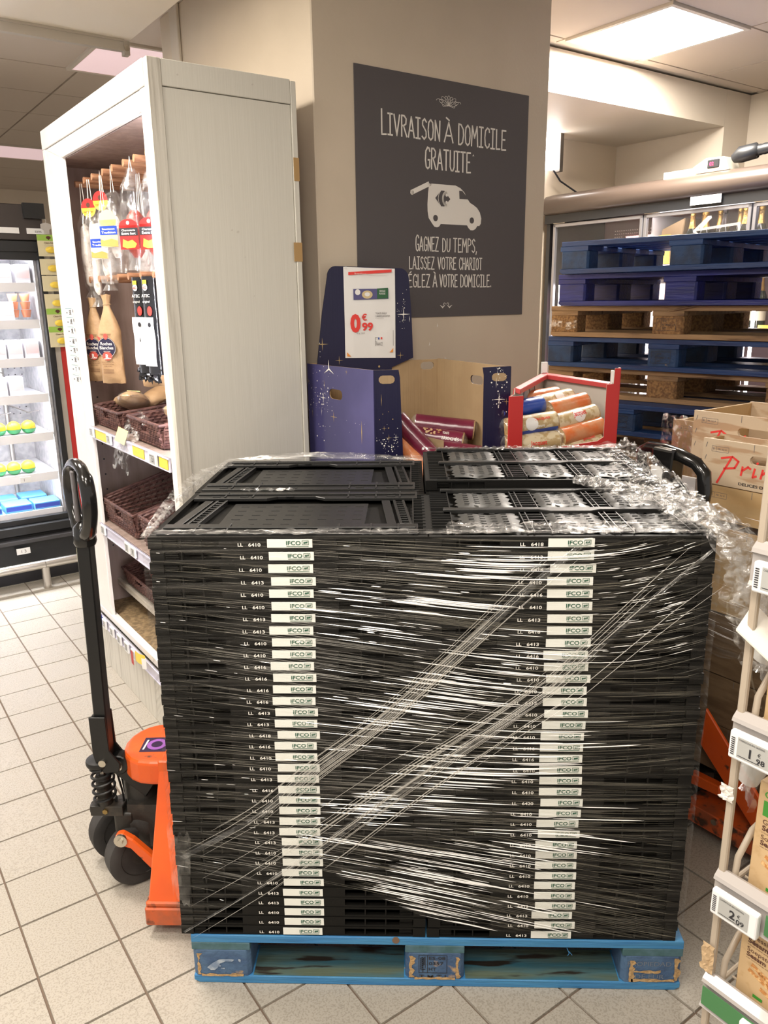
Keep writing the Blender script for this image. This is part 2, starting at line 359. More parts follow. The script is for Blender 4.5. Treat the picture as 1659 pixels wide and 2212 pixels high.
# ceiling lamps in view
for k, (u, v) in enumerate(LIGHTS):
    on = k in (0, 3)
    t = E('ceiling_light', ['bright square ceiling light panel at the top right of the picture', 'unlit pinkish ceiling panel light above the white cabinet', 'far pinkish ceiling panel light at the left edge beyond the cabinet', 'square ceiling light panel behind the wooden crates, out of view'][k], 'light', B(u+.3, v+.3, CZ-.012), TH)
    m = M(); f = .022
    for a in ((-.3, .3, -.3, -.3+f), (-.3, .3, .3-f, .3), (-.3, -.3+f, -.3+f, .3-f), (.3-f, .3, -.3+f, .3-f)): m.box(*a, 0, .020)
    m.out('frame', ceilt_m, t)
    m = M(); m.box(-.278, .278, -.278, .278, .004, .012)
    m.out('diffuser', lampf_m if on else mat('pink_reflect_face', (.75, .58, .58), .5, emit=(.9, .66, .68), es=.45), t)  # unlit panels: pink reflected light put in as weak emission
t = E('wall_light', 'lit vertical tube light at the edge of the pillar in the niche', 'light', B(3.515, 2.2, 2.43), TH)
m = M(); m.box(.045, .075, -.03, .03, -.01, .26); m.out('housing', mat('lamp_housing', (.10, .085, .07), .5), t)
m = M(); m.cyl((0, 0, 0), (0, 0, .25), .04, 14); m.out('tube', mat('tube_glow', (1, 1, 1), .5, emit=(1, .93, .9), es=12), t)
m = M(); m.tube([(.02, 0, 0), (.10, .01, -.06), (.25, .0, -.12), (.35, 0, -.165)], .006, 6); m.out('cable', ink_m, t)
# ================================================================ pallets
def pal_parts(deck, stringer, block, bottom, front_block=None):
    bx = (0, .5275, 1.055); dy = ((0, .145), (.186, .286), (.3275, .4725), (.514, .614), (.655, .8)); by = ((0, .1), (.3275, .4725), (.7, .8))
    g = {}
    for w_ in (.145, .1):
        a = M(); a.box(0, 1.2, 0, w_, 0, .022); g['d%g' % w_] = a.mesh('deck_board', deck)
        a = M(); c_ = .014; a.prism([(0, .022), (0, .008), (c_, 0), (1.2-c_, 0), (1.2, .008), (1.2, .022)], 0, w_, Matrix(((1, 0, 0, 0), (0, 0, 1, 0), (0, 1, 0, 0), (0, 0, 0, 1)))); g['b%g' % w_] = a.mesh('bottom_board', bottom)
        a = M(); c_ = .010; a.prism([(c_, 0), (.145-c_, 0), (.145, c_), (.145, w_-c_), (.145-c_, w_), (c_, w_), (0, w_-c_), (0, c_)], 0, .078); g['k%g' % w_] = a.mesh('block', block)
        if front_block: a2 = a.mesh('block', front_block); g['f%g' % w_] = a2
    a = M(); a.box(0, .145, 0, .8, 0, .022); g['s'] = a.mesh('stringer', stringer)
    L_ = []
    for y0, y1 in dy: L_.append(('deck_board', g['d%g' % round(y1-y0, 3)], (0, y0, .122)))
    for x in bx: L_.append(('stringer', g['s'], (x, 0, .0999)))
    for y0, y1 in by:
        for x in bx: L_.append(('block', g[('f' if (front_block and y0 == 0) else 'k')+'%g' % round(y1-y0, 3)], (x, y0, .0219)))
        L_.append(('bottom_board', g['b%g' % round(y1-y0, 3)], (0, y0, 0)))
    return L_
def pallet(name, label, parts, loc, rz, group=None, wob=.0):
    t = E(name, label, 'pallet', loc, rz, group)
    for n_, me, p in parts:
        o = put(n_, me, t, (p[0]+R.uniform(-wob, wob), p[1]+R.uniform(-wob, wob)*.7, p[2]), bevel=.0015)
    return t
PP = pal_parts(blue_m, mat('stringer_end', (.075, .155, .19), .6, col2=(.05, .12, .13), scale=30, bump=.3, bscale=30), blueg_m, blue_m)
main = pallet('pallet', 'bright blue wooden pallet under the wrapped stack of black crates', PP, (0, 0, 0), 0)
a = M(); a.box(.149, .524, .003, .097, .0215, .0228); a.box(.676, 1.052, .003, .097, .0215, .0228); a.out('worn_board_top', blued_m, main, label='dirty worn top of the front bottom board')
# printing on the blocks of the front pallet
a = M(); D = T(.5275, -.0008, .022) @ XZ
a.box; a.rect(.033, .103, .071, .0725, D); a.rect(.033, .103, .0185, .0200, D); a.rect(.033, .0345, .02, .071, D); a.rect(.1015, .103, .02, .071, D); a.rect(.054, .0555, .02, .071, D)
a.text('ES-08', .058, .059, .009, D, w=.041, bold=.015); a.text('0357', .058, .043, .009, D, w=.036, bold=.015); a.text('HT', .058, .026, .009, D, w=.018, bold=.015)
a.text('T M T I', .034, .003, .010, D, w=.066, bold=.012)
for k in range(6):
    a.stroke([(.038, .032+k*.006), (.043, .036+k*.006)], .0018, D); a.stroke([(.0425, .04+k*.004), (.048, .046+k*.004)], .0015, D)
a.stroke([(.0435, .022), (.0435, .066)], .0022, D); a.stroke([(.038, .03), (.0385, .064)], .0018, D); a.stroke([(.049, .034), (.049, .067)], .0018, D); a.stroke([(.039, .028), (.049, .030)], .0018, D)
a.out('stamp', ink_m, main, label='black burnt stamp with wheat ear on middle block')
a = M(); D = T(1.055, -.0008, .022) @ XZ
a.text('PROPIEDAD', .014, .050, .013, D, w=.105, bold=.0); a.text('DE EUR', .034, .012, .013, D, w=.07, bold=.0)
a.out('stamp', mat('worn_print', (.16, .19, .24), .7), main, label='faint pale lettering on right block')
a = M(); D = T(0, -.0012, .022) @ XZ
pts = [(.035, .026), (.05, .040), (.066, .050), (.09, .053), (.104, .050), (.098, .044), (.083, .045), (.068, .038), (.062, .026), (.054, .018), (.044, .018)]
a.poly(pts, D); a.disc(.067, .031, .003, D); a.rect(.070, .079, .021, .0255, D); a.poly([(.115, .053), (.121, .05), (.119, .042), (.114, .047)], D)
a.out('paint_smear', mat('smear', (.44, .50, .56), .7, col2=(.20, .27, .38), scale=60), main, label='pale smear on left block')
a = M(); D = T(0, -.0011, .0) @ XZ
for x0, x1, z0, z1, n_ in ((.538, .549, .028, .092, 9), (.652, .662, .026, .09, 10), (1.075, 1.085, .024, .088, 8), (1.182, 1.194, .030, .096, 9), (.012, .02, .026, .09, 8)):
    pl = [(x0+R.uniform(-.002, .002), z0+(z1-z0)*k/n_) for k in range(n_+1)]+[(x1+R.uniform(-.006, .006), z1-(z1-z0)*k/n_) for k in range(n_+1)]
    for k in range(n_): a.poly([pl[k], pl[2*n_+1-k], pl[2*n_-k], pl[k+1]], D)
for x0, x1, zc in ((1.085, 1.150, .055), (1.08, 1.185, .029), (.02, .125, .0255), (.55, .65, .026)):
    n_ = 10; pr = None
    for k in range(n_+1):
        x = x0+(x1-x0)*k/n_; q = (x, zc-R.uniform(.002, .006), zc+R.uniform(.001, .006))
        if pr: a.poly([(pr[0], pr[1]), (q[0], q[1]), (q[0], q[2]), (pr[0], pr[2])], D)
        pr = q
a.out('bare_wood_chip', mat('bare_chip', (.55, .36, .17), .85, col2=(.40, .25, .11), scale=120, bump=.4, bscale=120), main, label='bare tan chipboard where the blue paint has chipped off')
a = M(); a.tube([(.92, -.001, .122), (.925, -.006, .112), (.922, -.004, .103)], .0008, 5); a.tube([(.925, -.004, .115), (.932, -.008, .108)], .0006, 5); a.out('splinter', blue_m, main)
a = M(); a.cyl((.505, -.0012, .137), (.505, .001, .137), .009, 12); a.out('knot', mat('knot', (.18, .11, .07), .8), main)
# ---- the stack of thirteen pallets by the fridges
yaw = -.727; W_P = pal_parts(woodp_m, woodp_m, blockw_m, woodp_m); K_P = pal_parts(bluek_m, bluek_m, mat('blue_stack_block', (.008, .042, .13), .6, col2=(.006, .024, .07), scale=14, col3=(.22, .16, .08), scale3=12, mix3=(.72, .76), bump=.3), bluek_m); V_P = pal_parts(bluev_m, bluev_m, bluev_m, bluev_m)
seq = [('k', 1.255, 2.335), ('v', 1.262, 2.395), ('w', 1.243, 2.455), ('k', 1.236, 2.475), ('w', 1.250, 2.50), ('k', 1.462, 2.145), ('w', 1.262, 2.50), ('w', 1.25, 2.45), ('k', 1.27, 2.45), ('w', 1.25, 2.47), ('w', 1.26, 2.44), ('k', 1.24, 2.47), ('w', 1.25, 2.45)]
names = {'k': 'deep blue', 'v': 'glossy violet blue', 'w': 'bare wood'}
ST = []
for k, (c_, x, y) in enumerate(seq):
    z = 1.8935-.1456*(k+1)
    ST.append(pallet('pallet', '%s pallet, %s in the tall stack by the drinks fridge' % (names[c_], ORD(k)), {'k': K_P, 'v': V_P, 'w': W_P}[c_], (x, y, z), yaw, 'pallets in the tall stack by the fridge', .003))
a = M(); D = T(.5275, -.0015, .022) @ XZ
for q in ((.02, .112, .066, .0675), (.02, .112, .014, .0155), (.02, .0215, .014, .067), (.1105, .112, .014, .067), (.042, .0435, .014, .067)): a.rect(*q, D)
a.text('DE', .05, .052, .009, D, w=.02, bold=.01); a.text('N1402114', .047, .036, .009, D, w=.06, bold=.01); a.text('HT', .05, .020, .009, D, w=.018, bold=.01)
me_st = a.mesh('stamp', ink_m); put('stamp', me_st, ST[3]); o = put('stamp', me_st, ST[5]); o.location = (-.5275, 0, 0)
put('stamp', me_st, ST[2]); o = put('stamp', me_st, ST[6]); o.location = (-.5275+.17, 0, 0)
a = M(); a.grid(lambda i, j: (-.003+.15*i, -.004-.003*math.sin(i*9), .04+.035*j+.006*math.sin(i*7)), 12, 4); a.grid(lambda i, j: (-.004, -.003+.10*i, .04+.035*j), 4, 3); a.out('film_scrap', crump_m, ST[2], label='scrap of clear film round left block')
a = M(); a.hexa([(.60, -.006, .118), (.75, -.02, .146), (.756, -.018, .150), (.60, -.001, .122), (.60, -.006, .121), (.75, -.02, .149), (.756, -.018, .153), (.60, -.001, .125)]); a.out('splinter', woodp_m, ST[2])
# ================================================================ folded black crates
CH = .02838
def crate_front(y_in):
    a = M()
    for fy in (0, 1):
        Y = (lambda q0, q1: (q0, q1)) if fy == 0 else (lambda q0, q1: (.396-q1, .396-q0))
        b = lambda x0, x1, y0, y1, z0, z1: a.box(x0, x1, *Y(y0, y1), z0, z1)
        b(.004, .594, .001, .012, .0225, .0276); b(.006, .592, .002, .012, 0, .0045)     # rims
        b(.012, .585, .010, .014, .004, .023)                                            # web behind
        for x0, x1 in ((0, .030), (.568, .598)): b(x0, x1, 0, .03, .0015, .0272)
        b(.152, .402, .0015, .012, .004, .023)                                           # label panel
        for x in (.066, .110, .45, .50): b(x, x+.003, .002, .012, .004, .023)
        for k in range(4): b(.535, .566, .0025, .012, .0055+k*.0042, .0075+k*.0042); b(.032, .06, .0025, .012, .0055+k*.0042, .0075+k*.0042)
    for x0, x1 in ((0, .012), (.586, .598)): a.box(x0, x1, .02, .376, 0, .0275)
    a.box(.01, .588, .01, .386, .006, .014)
    return a
body_me = crate_front(0).mesh('crate_shell', black_m)
g_me = M().box(0, .096, -.0016, .0005, 0, .0185).mesh('label', label_m)
a = M(); D = T(0, -.0024, 0) @ XZ
a.text('IFCO', .0405, .0063, .0085, D, w=.031, bold=.02)
for q in ((.074, .0885, .0065, .0075), (.074, .0885, .0150, .016), (.074, .075, .0065, .016), (.0875, .0885, .0065, .016)): a.rect(*q, D)
a.disc(.079, .0105, .0022, D, 8); a.poly([(.079, .009), (.086, .010), (.086, .0135), (.081, .0125)], D); a.rect(.041, .088, .0025, .0038, D)
logo_me = a.mesh('label_print', green_m)
code_me = {}
for cd in ('6410', '6413', '6416', '6418', '6420'):
    a = M(); D = T(0, -.0012, 0) @ XZ; a.text('LL', .0, 0, .0072, D, w=.011, bold=.02); a.text(cd, .0225, 0, .0072, D, w=.026, bold=.02); code_me[cd] = a.mesh('moulded_code', white_m)
CODES_L = '6410 6410 6410 6413 6410 6410 6413 6413 6410 6410 6416 6416 6416 6416 6413 6413 6418 6416 6410 6410 6413 6416 6410 6410 6413 6413 6413 6410 6410 6410 6410 6413 6413 6410 6410 6410'.split()
CODES_R = '6418 6413 6416 6410 6416 6410 6413 6416 6413 6416 6410 6410 6410 6413 6410 6410 6410 6416 6416 6410 6410 6410 6420 6410 6410 6410 6410 6410 6410 6410 6410 6410 6413 6413 6410 6413'.split()
TOPS = {}
for sx_, side, codes in ((0, 'left', CODES_L), (1, 'right', CODES_R)):
    for k in range(36):
        z = .1441+CH*(35-k); jx = R.uniform(-.002, .002)+(.008*(1-k/35) if sx_ == 0 else 0)
        cd = codes[k]
        t = E('folding_crate', 'folded black crate coded LL %s, %s in the front %s column of the wrapped stack' % (cd, ORD(k), side), 'crate', (-.0205+sx_*.602+jx, .002+R.uniform(-.0008, .0008), z), 0, 'folded crates in the front %s column' % side)
        put('crate_shell', body_me, t)
        lx = .254+R.uniform(-.003, .004)
        o = put('label', g_me, t, (lx, 0, .0048)); put('label_print', logo_me, o); put('moulded_code', code_me[cd], t, (.193+R.uniform(-.0006, .0006), 0, .0075))
        TOPS[(sx_, 0, k)] = t
    for k in range(37 if sx_ else 36):
        z = .1441+CH*((36 if sx_ else 35)-k)
        lab = 'folded black crate %s of the back %s column of the wrapped stack' % ('on top' if k == 0 else 'below the top', side)
        t = E('folding_crate', lab, 'crate', (-.0205+sx_*.602+.002, .404, z), 0, 'folded crates in the back %s column' % side)
        put('crate_shell', body_me, t); TOPS[(sx_, 1, k)] = t
# what shows on the four top crates
def top_left(t):
    z = .0277
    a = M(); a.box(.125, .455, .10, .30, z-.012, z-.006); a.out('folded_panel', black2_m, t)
    a = M()
    for r_ in range(5):
        for c_ in range(8): a.box(.145+c_*.04, .165+c_*.04, .118+r_*.038, .1205+r_*.038, z-.0062, z-.0054)
    a.out('slot_rows', mat('slot_dark', (.004, .004, .004), .8), t)
    for y0, y1, yn in ((.012, .088, 1), (.318, .384, -1)):
        a = M(); h0 = z-.004; h1 = z+.004
        yy = y1 if yn == 1 else y0; d = .018*yn
        pts = [(.015, yy), (.20, yy), (.225, yy-d), (.32, yy-d), (.345, yy), (.575, yy), (.575, y0 if yn == 1 else y1), (.015, y0 if yn == 1 else y1)]
        a.prism(pts, h0, h1)
        a.box(.02, .57, (y0+y1)/2-.004, (y0+y1)/2+.004, h1, h1+.004)
        for x in (.09, .16, .40, .47, .53): a.box(x, x+.004, y0+.006, y1-.006, h1, h1+.003)
        a.out('folded_side', black2_m, t, bevel=.001)
        a = M()
        for x in (.06, .13, .245, .42, .50): a.box(x, x+.02, y0+.012, y0+.020, h1, h1+.0012)
        a.out('slot_rows', MATS['slot_dark'], t)
    for x0, sg in ((.055, 1), (.535, -1)):
        a = M(); sk = .02*sg
        for dx in (0, .022): a.hexa([(x0+dx, .10, z-.01), (x0+dx+.006, .10, z-.01), (x0+dx+.006+sk, .31, z-.01), (x0+dx+sk, .31, z-.01), (x0+dx, .10, z+.001), (x0+dx+.006, .10, z+.001), (x0+dx+.006+sk, .31, z+.001), (x0+dx+sk, .31, z+.001)])
        for k in range(11): y = .108+k*.019; a.box(x0+.004+sk*k/11, x0+.024+sk*k/11, y, y+.003, z-.01, z-.001)
        a.hexa([(x0-.028, .10, z-.006), (x0-.008, .10, z-.006), (x0-.008+sk, .31, z-.006), (x0-.028+sk, .31, z-.006), (x0-.028, .10, z), (x0-.008, .10, z), (x0-.008+sk, .31, z), (x0-.028+sk, .31, z)])
        a.out('latch_rail', black2_m, t, bevel=.0008)
    a = M(); 
    for k in range(14): a.box(.565, .592, .02+k*.026, .0225+k*.026, z-.004, z+.002)
    a.box(.563, .566, .012, .385, z-.004, z+.002)
    a.out('edge_ribs', black2_m, t)
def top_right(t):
    z = .0277
    for yb in (.01, .205):
        for x0, x1 in ((.075, .205), (.27, .385), (.44, .545)):
            a = M(); n_ = 10
            def fn(i, j, x0=x0, x1=x1, yb=yb):
                x = x0+(x1-x0)*i; y = yb+.018+.145*j
                e = min(i, 1-i, j, 1-j)*8
                return (x+.006*math.sin(j*25)*(1 if i in (0, 1) else 0), y, z+.002+.006*min(1, e)-.004*math.exp(-((i-.5)/.16)**2))
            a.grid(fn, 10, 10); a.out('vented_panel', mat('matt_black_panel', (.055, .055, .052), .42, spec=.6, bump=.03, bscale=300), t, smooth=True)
            a = M()
            for r_ in range(6):
                for c_ in range(4):
                    if 1 <= c_ <= 2 and r_ in (2, 3) and x0 > .2: continue
                    xx = x0+.018+c_*(x1-x0-.03)/4; yy = yb+.035+r_*.02
                    a.box(xx, xx+.012, yy, yy+.0035, z+.0085, z+.0094)
            a.out('slot_rows', MATS['slot_dark'], t)
        a = M()
        for x in (.055, .212, .225, .262, .392, .405, .432, .553, .572): a.box(x, x+.0025, yb+.005, yb+.185, z-.004, z+.006)
        for k in range(8):
            y = yb+.014+k*.022
            for x0, x1 in ((.012, .055), (.212, .265), (.392, .435), (.553, .590)): a.box(x0, x1, y, y+.0025, z-.004, z+.005)
        a.out('edge_ribs', black2_m, t)
        a = M(); y0 = yb+.168; pts = [(.04, y0), (.26, y0), (.285, y0-.014), (.375, y0-.014), (.40, y0), (.585, y0), (.585, y0+.02), (.04, y0+.02)]
        a.prism(pts, z, z+.011); a.out('folded_side', black2_m, t, bevel=.0015)
for j in (0, 1): top_left(TOPS[(0, j, 0)]); top_right(TOPS[(1, j, 0)])
a = M(); a.grid(lambda i, j: (.12+.14*i, .386+.014*j+.004*math.sin(i*17), .0365+.004*math.sin(i*31+j*5)), 24, 3); a.out('tape_scrap', crump_m, TOPS[(0, 0, 0)], label='torn whitish film strip stuck to the crate top')
# ================================================================ stretch film round the crates
from mathutils import noise as N_
def nz(x, y, z=0): return N_.noise(Vector((x, y, z)))
wrap = E('stretch_wrap', 'clear stretch film wound round the black crates, bunched over the top right corner', 'stretch film', (0, 0, 0))
def interp(pts, x):
    if x <= pts[0][0]: return pts[0][1]
    for (x0, z0), (x1, z1) in zip(pts, pts[1:]):
        if x <= x1: return z0+(z1-z0)*(x-x0)/(x1-x0)
    return pts[-1][1]
LOW = [(-.03, .165), (-.01, .165), (.179, .292), (.315, .359), (.423, .289), (.584, .205), (.779, .168), (1.194, .146)]
a = M()
a.grid(lambda i, j: (-.0235+1.213*i, -.0055-.0015*nz(i*9, j*30)-.0008*math.sin(j*60+i*6), interp(LOW, -.0235+1.213*i)+(1.171-interp(LOW, -.0235+1.213*i))*j), 60, 60)
a.out('front_sheet', sheet_m, wrap, smooth=True)
a = M()
a.grid(lambda i, j: (-.0262-.002*nz(i*8, j*9), -.004+.81*i, .2+.97*j), 14, 30); a.grid(lambda i, j: (1.191+.002*nz(i*8, j*9), -.004+.81*i, .15+1.02*j), 14, 30)
a.grid(lambda i, j: (-.024+1.214*i, .808, .2+.98*j), 10, 20)
a.out('side_sheet', gauze_m, wrap, smooth=True)
# film folded over the top edges, crumpled
a = M()
def crumple(p0, p1, dx, w0, w1, n=90, m=7, z0=1.1725, amp=.006, seed=0):
    # a strip from p0 to p1 on the top, laid inward along dx with a ragged width
    def fn(i, j):
        b = Vector(p0).lerp(Vector(p1), i); wd = w0+(w1-w0)*i; wd *= .75+.5*abs(nz(i*14, seed, 3))
        q = b+Vector(dx)*wd*j
        return (q.x+.003*nz(i*60, j*5, seed), q.y, z0+(q.z-z0 if q.z > z0 else 0)+amp*abs(nz(i*45, j*6, seed))+amp*.8*abs(nz(i*110, j*11, seed+5)))
    a.grid(fn, n, m)
crumple((-.024, -.006, 1.172), (1.19, -.006, 1.172), (0, 1, 0), .045, .03, 150, 7, seed=1)
crumple((.62, -.005, 1.172), (1.17, -.005, 1.172), (0, 1, 0), .085, .13, 70, 7, 1.173, .009, 2)
crumple((.58, .806, 1.2), (1.18, .806, 1.206), (0, -1, 0), .03, .05, 80, 5, 1.198, .012, 4)
a.grid(lambda i, j: (-.02+.62*i, .81-.02*j, 1.168+(.004+.022*math.sin(math.pi*min(1, i*1.05)))*math.sin(math.pi*(.1+.8*j))+.003*abs(nz(i*50, j*5))), 90, 6)
a.grid(lambda i, j: (-.0255+.015*j*(1-i)+.03*i*j*.4, -.005+.80*i, 1.171+.020*math.sin(math.pi*i)*math.sin(math.pi*j)+.006*abs(nz(i*50, j*6, 3))), 90, 7)
a.grid(lambda i, j: (-.028-.018*math.sin(math.pi*i)+.05*j*(.3+.7*i), -.004+.79*i, 1.166+.03*math.sin(math.pi*i)*(1-.4*j)+.008*nz(i*20, j*5, 8)), 60, 6)
a.grid(lambda i, j: (1.10+.085*j+.02*nz(i*8, 2), .80-.76*i, 1.176+.030*(1-i)+.010*abs(nz(i*40, j*7, 6))+.012*math.sin(3.1*j)), 90, 8)
a.out('top_edge_film', edge_m, wrap, smooth=True)
# the bunched tail: from the top, over the right front corner and down
def ribbon(a, pts, wid, side, n=80, m=9, amp=.012, seed=0, sag=.0):
    def P(t):
        f = t*(len(pts)-1); k = min(int(f), len(pts)-2); g = f-k
        p0 = Vector(pts[max(k-1, 0)]); p1 = Vector(pts[k]); p2 = Vector(pts[k+1]); p3 = Vector(pts[min(k+2, len(pts)-1)])
        return .5*((2*p1)+(-p0+p2)*g+(2*p0-5*p1+4*p2-p3)*g*g+(-p0+3*p1-3*p2+p3)*g**3)
    def fn(i, j):
        f = i*(len(wid)-1); k = min(int(f), len(wid)-2); wd = wid[k]+(wid[k+1]-wid[k])*(f-k)
        sd = Vector(side[0]).lerp(Vector(side[1]), i).normalized()
        p = P(i)+sd*wd*(j-.5); up = Vector((0, -.4, 1)) if i < .6 else Vector((.5, -.8, .2))
        r_ = amp*(nz(i*22, j*5, seed)+.7*nz(i*55, j*9, seed+9)+.5*abs(nz(i*90, j*14, seed+4)))
        q = p+up*(r_+amp*.8+.010*math.sin(j*math.pi))
        return tuple(q+sd*amp*.7*nz(i*30, j*3, seed+2))
    a.grid(fn, n, m)
a = M()
path = [(.98, .43, 1.178), (1.04, .33, 1.182), (1.10, .20, 1.187), (1.155, .08, 1.187), (1.205, -.012, 1.155), (1.245, -.02, 1.08), (1.268, -.005, .98), (1.285, .01, .86)]
ribbon(a, path, [.05, .11, .14, .13, .11, .12, .11, .05], [(.75, .6, 0), (.95, -.2, 0)], 110, 12, .012, 1)
ribbon(a, [(p[0]-.01, p[1]-.02, p[2]+.006) for p in path[:7]], [.03, .07, .10, .08, .08, .10, .08], [(.8, .5, .1), (1, .1, 0)], 110, 9, .014, 12)
ribbon(a, [(p[0]+.012, p[1]+.02, p[2]+.003) for p in path[1:7]], [.05, .09, .10, .09, .09, .06], [(.8, .5, 0), (1, .3, 0)], 90, 8, .013, 23)
ribbon(a, [(1.215, -.012, 1.13), (1.222, -.015, 1.07), (1.212, -.02, 1.03), (1.225, -.02, 1.005)], [.02, .05, .06, .03], [(1, -.2, 0), (1, -.2, 0)], 30, 6, .008, 31)
ribbon(a, [(1.18, .78, 1.21), (1.185, .60, 1.205), (1.178, .42, 1.20), (1.18, .25, 1.195), (1.175, .10, 1.185)], [.03, .05, .06, .07, .06], [(1, .1, .1), (1, 0, 0)], 110, 8, .014, 41)
a.out('bunched_film', crump_m, wrap, smooth=True)
a = M()
a.tube([(1.212, -.03, 1.12), (1.215, -.035, 1.08), (1.198, -.036, 1.035), (1.202, -.036, 1.0), (1.222, -.036, 1.005), (1.245, -.03, 1.01), (1.258, -.02, .97), (1.272, -.01, .90), (1.283, 0, .84), (1.30, .01, .80), (1.32, .02, .76)], .0022, 6)
a.out('rolled_edge', strand_m, wrap)
# the two diagonal bands
B1 = [(.912, 1.161), (.782, 1.043), (.657, .914), (.474, .734), (.324, .615), (.19, .491), (.001, .374)]
B2 = [(1.17, 1.14), (1.046, 1.022), (.86, .827), (.742, .735), (.535, .58), (.339, .417), (.179, .292), (-.011, .161)]
a = M(); s_ = M()
for bi, (pts, w0, w1) in enumerate(((B1, .012, .026), (B2, .006, .022))):
    n_ = len(pts)
    def fn(i, j, pts=pts, w0=w0, w1=w1):
        f = i*(len(pts)-1); k = min(int(f), len(pts)-2); g = f-k
        x = pts[k][0]+(pts[k+1][0]-pts[k][0])*g; z = pts[k][1]+(pts[k+1][1]-pts[k][1])*g
        wd = w0+(w1-w0)*math.sin(math.pi*min(1, i*1.1))
        return (x+wd*.65*(j-.5), -.0085-.002*abs(math.sin(j*9+i*3)), z-wd*.75*(j-.5))
    a.grid(fn, 60, 10)
    for q in range(34 if bi else 26):
        off = R.gauss(0, .020 if bi else .014); t0 = R.uniform(0, .6); t1 = min(1, t0+R.uniform(.2, .6)); pp = []
        for k in range(7):
            t = t0+(t1-t0)*k/6; f = t*(n_-1); kk = min(int(f), n_-2); g = f-kk
            sp = off*(1+.8*abs(t-.4)*(2 if bi else 1.0))
            pp.append((pts[kk][0]+(pts[kk+1][0]-pts[kk][0])*g+sp*.65, -.0105, pts[kk][1]+(pts[kk+1][1]-pts[kk][1])*g-sp*.75))
        s_.tube(pp, [.0002]+[R.uniform(.0004, .0010)]*5+[.0002], 4, caps=False)
a.out('diagonal_band', band_m, wrap, smooth=True)
s_.out('diagonal_strand', mat('band_strand', (.70, .67, .60), .25, alpha=.3, spec=1), wrap, kind='stuff')
# film pleats with highlights put in their colour: faint everywhere, white in the middle
def slope(x, z):
    s = -.10-.05*math.sin(z*9)
    if x > .62: s += (x-.62)*.42*(1 if z > .6 else .25)
    if x > .9 and z > .85: s += .35*(x-.9)*3
    if z < .45: s -= .10
    return s
def strand(a, x, z, L_, r_, y):
    pp = []; n_ = 5
    for k in range(n_+1):
        xx = x+L_*k/n_
        if xx > 1.186: break
        pp.append([xx, y, z]); z += slope(xx, z)*L_/n_
    pp = [p for p in pp if p[2] > interp(LOW, p[0])+.004 and p[2] < 1.168]
    if len(pp) < 3: return
    a.tube(pp, [.00005]+[r_]*(len(pp)-2)+[.00005], 4, caps=False)
f_ = M(); b_ = M()
for k in range(1200):
    x = R.uniform(-.022, 1.12); z = R.uniform(.16, 1.168)
    strand(f_, x, z, R.uniform(.05, .38), R.uniform(.0003, .0008), -.0085)
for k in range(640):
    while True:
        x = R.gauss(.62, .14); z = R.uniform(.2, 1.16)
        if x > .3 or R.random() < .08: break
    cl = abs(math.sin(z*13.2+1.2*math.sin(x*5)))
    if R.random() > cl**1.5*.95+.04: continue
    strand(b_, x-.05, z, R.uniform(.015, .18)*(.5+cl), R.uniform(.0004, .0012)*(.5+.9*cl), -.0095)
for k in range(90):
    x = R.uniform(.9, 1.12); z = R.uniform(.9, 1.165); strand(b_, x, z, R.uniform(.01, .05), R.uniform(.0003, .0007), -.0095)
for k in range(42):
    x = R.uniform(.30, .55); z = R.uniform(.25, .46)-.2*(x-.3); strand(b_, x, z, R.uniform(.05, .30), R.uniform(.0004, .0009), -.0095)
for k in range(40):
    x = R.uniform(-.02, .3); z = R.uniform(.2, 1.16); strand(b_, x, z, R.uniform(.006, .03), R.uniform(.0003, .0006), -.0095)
f_.out('fine_pleat', strand_m, wrap, kind='stuff'); b_.out('glint_pleat', strandw_m, wrap, kind='stuff')
a = M()
def cfn(i, j):
    t = j; return (-.029+.055*i*(1-.3*t), -.010-.006*abs(nz(i*12, j*14, 2)), .27+.19*(1-t)+.03*nz(i*4, j*5)-.03*i)
a.grid(cfn, 26, 34); a.out('creased_patch', band_m, wrap, smooth=True)
